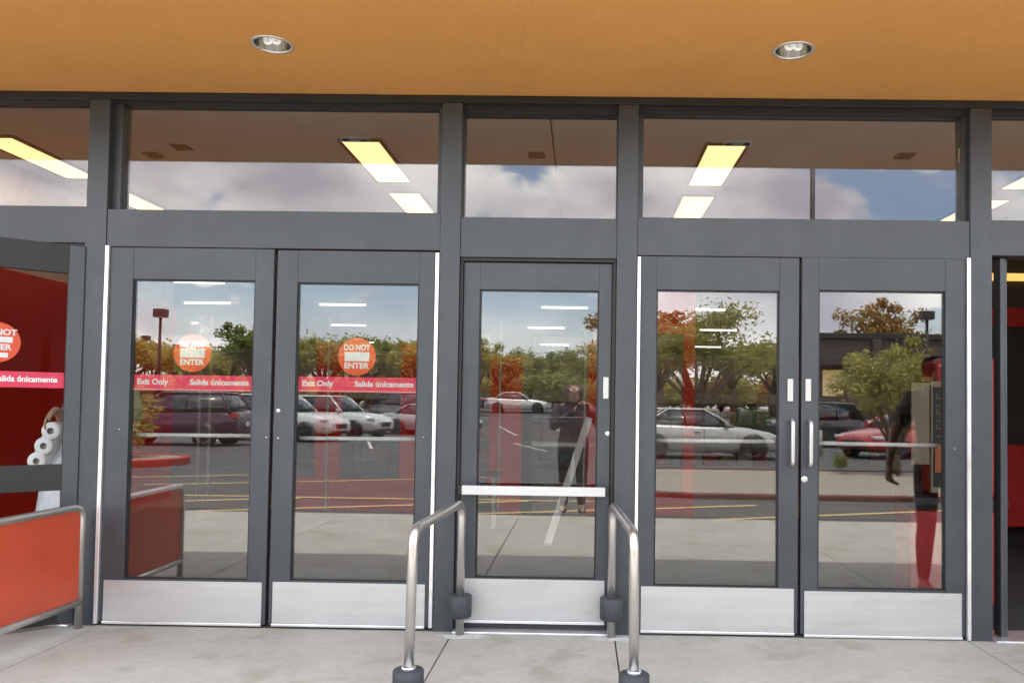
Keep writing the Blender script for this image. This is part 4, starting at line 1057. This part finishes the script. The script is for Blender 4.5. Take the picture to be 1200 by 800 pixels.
    if longhair: hb['c'] = (tuple(hc + Vector((0, 0.075, -0.17)) * k), (0.115 * k, 0.05 * k)); he.append(('b', 'c'))
    else: hb['c'] = (tuple(hc + Vector((0, 0.062, -0.085)) * k), (0.085 * k, 0.05 * k)); he.append(('b', 'c'))
    put('hair', skin_mesh('hair', hb, he, 'a'), hairm, t)
    for sg_ in (-1, 1):
        obj('eye', MB().lathe([(0.001, -0.011), (0.008, -0.008), (0.011, 0), (0.001, 0.008)], tuple(hc + Vector((sg_ * 0.031, -0.072, 0.005)) * k), 'y', 12), m_lampglass, t)
        obj('ear', MB().lathe([(0.004, -0.01), (0.022, -0.006), (0.024, 0.004), (0.004, 0.01)], tuple(hc + Vector((sg_ * 0.078, 0.0, -0.005)) * k), 'x', 12), skinm, t)
    obj('nose', MB().lathe([(0.004, 0.016), (0.010, 0.0), (0.016, -0.022), (0.006, -0.028)], tuple(hc + Vector((0, -0.083, -0.018)) * k), 'z', 10), skinm, t)
    obj('mouth', MB().box(-0.024 * k, 0.024 * k, hc.y - 0.086 * k, hc.y - 0.07 * k, hc.z - 0.063 * k, hc.z - 0.051 * k, 0.004), mat('lips', (0.35, 0.12, 0.1), 0.5), t)
    return t
m_skin_light = mat('light_skin', (0.42, 0.25, 0.18), 0.55, var=0.06, vscale=15)
m_skin_dark = mat('brown_skin', (0.24, 0.11, 0.07), 0.5, var=0.08, vscale=15)
m_hair_b = mat('brown_hair', (0.05, 0.026, 0.016), 0.55, var=0.4, vscale=30, stretch=(6, 6, 1))
m_hair_k = mat('black_hair', (0.012, 0.01, 0.01), 0.8, var=0.3, vscale=30, spec=0.1)
m_top_p = mat('plum_print_top', (0.02, 0.009, 0.02), 0.8, c2=(0.09, 0.05, 0.085), vscale=16)
m_top_k = mat('black_top', (0.016, 0.018, 0.018), 0.85, var=0.2)
m_top_w = mat('grey_top', (0.30, 0.30, 0.31), 0.85, var=0.1)
m_jeans = mat('dark_trousers', (0.02, 0.014, 0.02), 0.85, var=0.25, vscale=12)
m_denim = mat('blue_denim', (0.07, 0.10, 0.17), 0.85, var=0.2, vscale=20)

pw = thing('wash_partition', 'added pale pink wall behind the shelves, brightening the view through the glass', 'wall', (0, 15.2, 0))  # added board, catches tube light to lay a pale wash over the reflections
obj('board', MB().box(-13, 13, 0, 0.12, 0.002, 2.5, 0.004), mat('pale_pink_wall', (0.78, 0.56, 0.54), 0.7, var=0.05), pw)
obj('top_rail', MB().box(-13, 13, -0.02, 0.14, 2.501, 2.6, 0.004), m_white_bar, pw)
# red kiosk
ko = thing('kiosk', 'red kiosk with tan side panel and dark lettered strip behind the last door', 'kiosk', (2.68, 1.0, 0), R(-8))
kc = MB().box(-0.22, 0.19, -0.16, 0.24, 0.73, 1.68, 0.03)
obj('cabinet', kc, m_red_dim, ko)
obj('lower_cabinet', MB().box(-0.40, 0.19, -0.18, 0.26, 0.002, 0.64, 0.03), m_red_dim, ko)
obj('plinth', MB().box(-0.37, 0.17, -0.15, 0.23, 0.64, 0.675), m_frame_dark, ko)
obj('tray', MB().box(-0.40, 0.21, -0.26, 0.27, 0.676, 0.728, 0.008), m_frame_dark, ko)
m_tan = mat('tan_panel', (0.22, 0.175, 0.12), 0.6, var=0.1, vscale=9)
obj('tan_panel', MB().box(-0.395, -0.275, -0.20, -0.185, 0.95, 1.51, 0.004), m_tan, ko)
obj('panel_arm', MB().box(-0.36, -0.22, -0.184, -0.15, 1.1, 1.3, 0.004), m_frame_dark, ko)
sg = obj('lettered_strip', MB().box(-0.27, -0.14, -0.21, -0.165, 0.76, 1.52, 0.004), m_tan, ko)
obj('strip_face', MB().box(-0.255, -0.165, -0.214, -0.2105, 0.80, 1.48, 0.001), m_black, sg)
rg = random.Random(5); lt = MB()
for k in range(6):      # worn, unreadable strokes of the strip's upright word
    z = 1.14 + k * 0.052
    lt.box(-0.24, -0.185, -0.2165, -0.2145, z, z + 0.011)
    if k % 2: lt.box(-0.24, -0.228, -0.2165, -0.2145, z + 0.012, z + 0.034)
    if k % 3: lt.box(-0.198, -0.186, -0.2165, -0.2145, z + 0.012, z + 0.034)
obj('lettering', lt, mat('faded_print', (0.13, 0.095, 0.06), 0.6), sg)
obj('orange_print', MB().box(-0.245, -0.175, -0.2165, -0.2145, 0.9, 1.09, 0.001), mat('rust_print', (0.35, 0.10, 0.03), 0.6), sg)


# the photographer, at the camera, turned to the doors (faces +y, so turned half round)
K = 1.7 / 1.6
person('woman in plum patterned top holding a phone up with both hands outside the doors', (-0.11, -5.19, 0), PI, 1.60, m_skin_light, m_top_p, m_jeans, m_hair_b,
       {'R': ((-0.30, -0.12, 1.14), (-0.205, -0.325, 1.34), (0.25, -0.6, 0.5), (0.3, 0.2, 1), (1, 0.4, 0)),
        'L': ((0.22, -0.13, 1.13), (-0.02, -0.325, 1.34), (-0.25, -0.6, 0.5), (-0.3, 0.2, 1), (-1, 0.4, 0))}, nod=0.6, long_sleeve=True).scale = (1.18, 1.05, 1.0)
ph = thing('phone', 'black phone held up by the woman in the plum top', 'phone', (0.0, -4.775, 1.30))
obj('phone_body', MB().box(-0.074, 0.074, -0.008, 0.0, -0.037, 0.037, 0.004), m_black, ph)
obj('screen', MB().box(-0.068, 0.068, -0.0092, -0.0082, -0.033, 0.033), m_carglass, ph)

# shopper leaving through the left automatic door
person('shopper in grey top and jeans leaving through the swung door with paper rolls', (-3.20, 0.62, 0), 0, 1.70, m_skin_light, m_top_w, m_denim, m_hair_k,
       {'R': ((-0.25, 0.03, 1.12), (-0.235, -0.11, 1.25), (-0.1, -0.35, -0.4), (0.3, -1, 0), (0.2, 0.2, -1)),
        'L': ((0.20, 0.03, 1.11), (0.06, -0.18, 1.05), (-1, -0.3, 0), (0, 0, 1), (0, 1, 0))}, stride=0.08)
m_tissue = mat('white_tissue', (0.80, 0.81, 0.80), 0.8, var=0.03, vscale=30)
m_core = mat('cardboard_core', (0.30, 0.27, 0.22), 0.9)
tp = thing('toilet_paper_pack', 'white pack of toilet rolls with ends showing, carried by the leaving shopper', 'toilet paper', (-3.455, 0.46, 1.01))
tp.rotation_euler = (0, R(22), R(8))
obj('wrap', MB().box(-0.052, 0.052, -0.028, 0.148, -0.155, 0.155, 0.03), m_tissue, tp)
for r_ in range(3):
    for dpt in range(2):
        rl = obj('roll', MB().lathe([(0.021, -0.05), (0.050, -0.05), (0.057, -0.043), (0.057, 0.043), (0.050, 0.05), (0.021, 0.05)], (0, dpt * 0.104, (r_ - 1) * 0.104), 'y', 26, False), m_tissue, tp)
        obj('core', MB().lathe([(0.0005, -0.03), (0.0205, -0.03), (0.0215, -0.049), (0.0215, 0.049)], (0, dpt * 0.104, (r_ - 1) * 0.104), 'y', 18, False), m_core, rl)
m_film = mat('white_plastic_film', (0.74, 0.78, 0.82), 0.35, var=0.12, vscale=14, bump=0.6, bscale=18)
bgm = thing('shopping_bag', 'white plastic shopping bag hanging below the toilet rolls', 'bag', (-3.385, 0.55, 0.34))
secs = []
for zz, hw, hd in ((0.0, 0.13, 0.06), (0.03, 0.175, 0.10), (0.2, 0.18, 0.11), (0.42, 0.15, 0.09), (0.58, 0.10, 0.06), (0.68, 0.05, 0.03), (0.80, 0.02, 0.015)):
    secs.append([(hw * math.cos(2 * PI * q / 22) * (1 + 0.06 * math.sin(q * 2.7 + zz * 9)), hd * math.sin(2 * PI * q / 22) * (1 + 0.12 * math.sin(q * 3.1 + zz * 14)), zz) for q in range(22)])
obj('bag_body', MB().loft(secs), m_film, bgm)
obj('red_print', MB().lathe([(0.001, -0.004), (0.045, -0.004), (0.045, 0.004)], (0.075, -0.058, 0.585), 'y', 20), m_red_orange, bgm)

# person waiting outside at the right end of the doors
person('person in black top and dark trousers facing the doors, bare arm hanging', (2.585, -1.15, 0), PI, 1.74, m_skin_dark, m_top_k, m_jeans, m_hair_k,
       {'L': ((0.30, 0.03, 1.13), (0.372, -0.05, 0.90), (0.08, -0.2, -1), (-0.3, -1, 0), (-1, -0.2, 0)),
        'R': ((-0.235, 0.03, 1.11), (-0.16, -0.22, 1.02), (0.5, -0.8, 0), (0, 0, 1), (1, 0.3, 0))}, longhair=False)
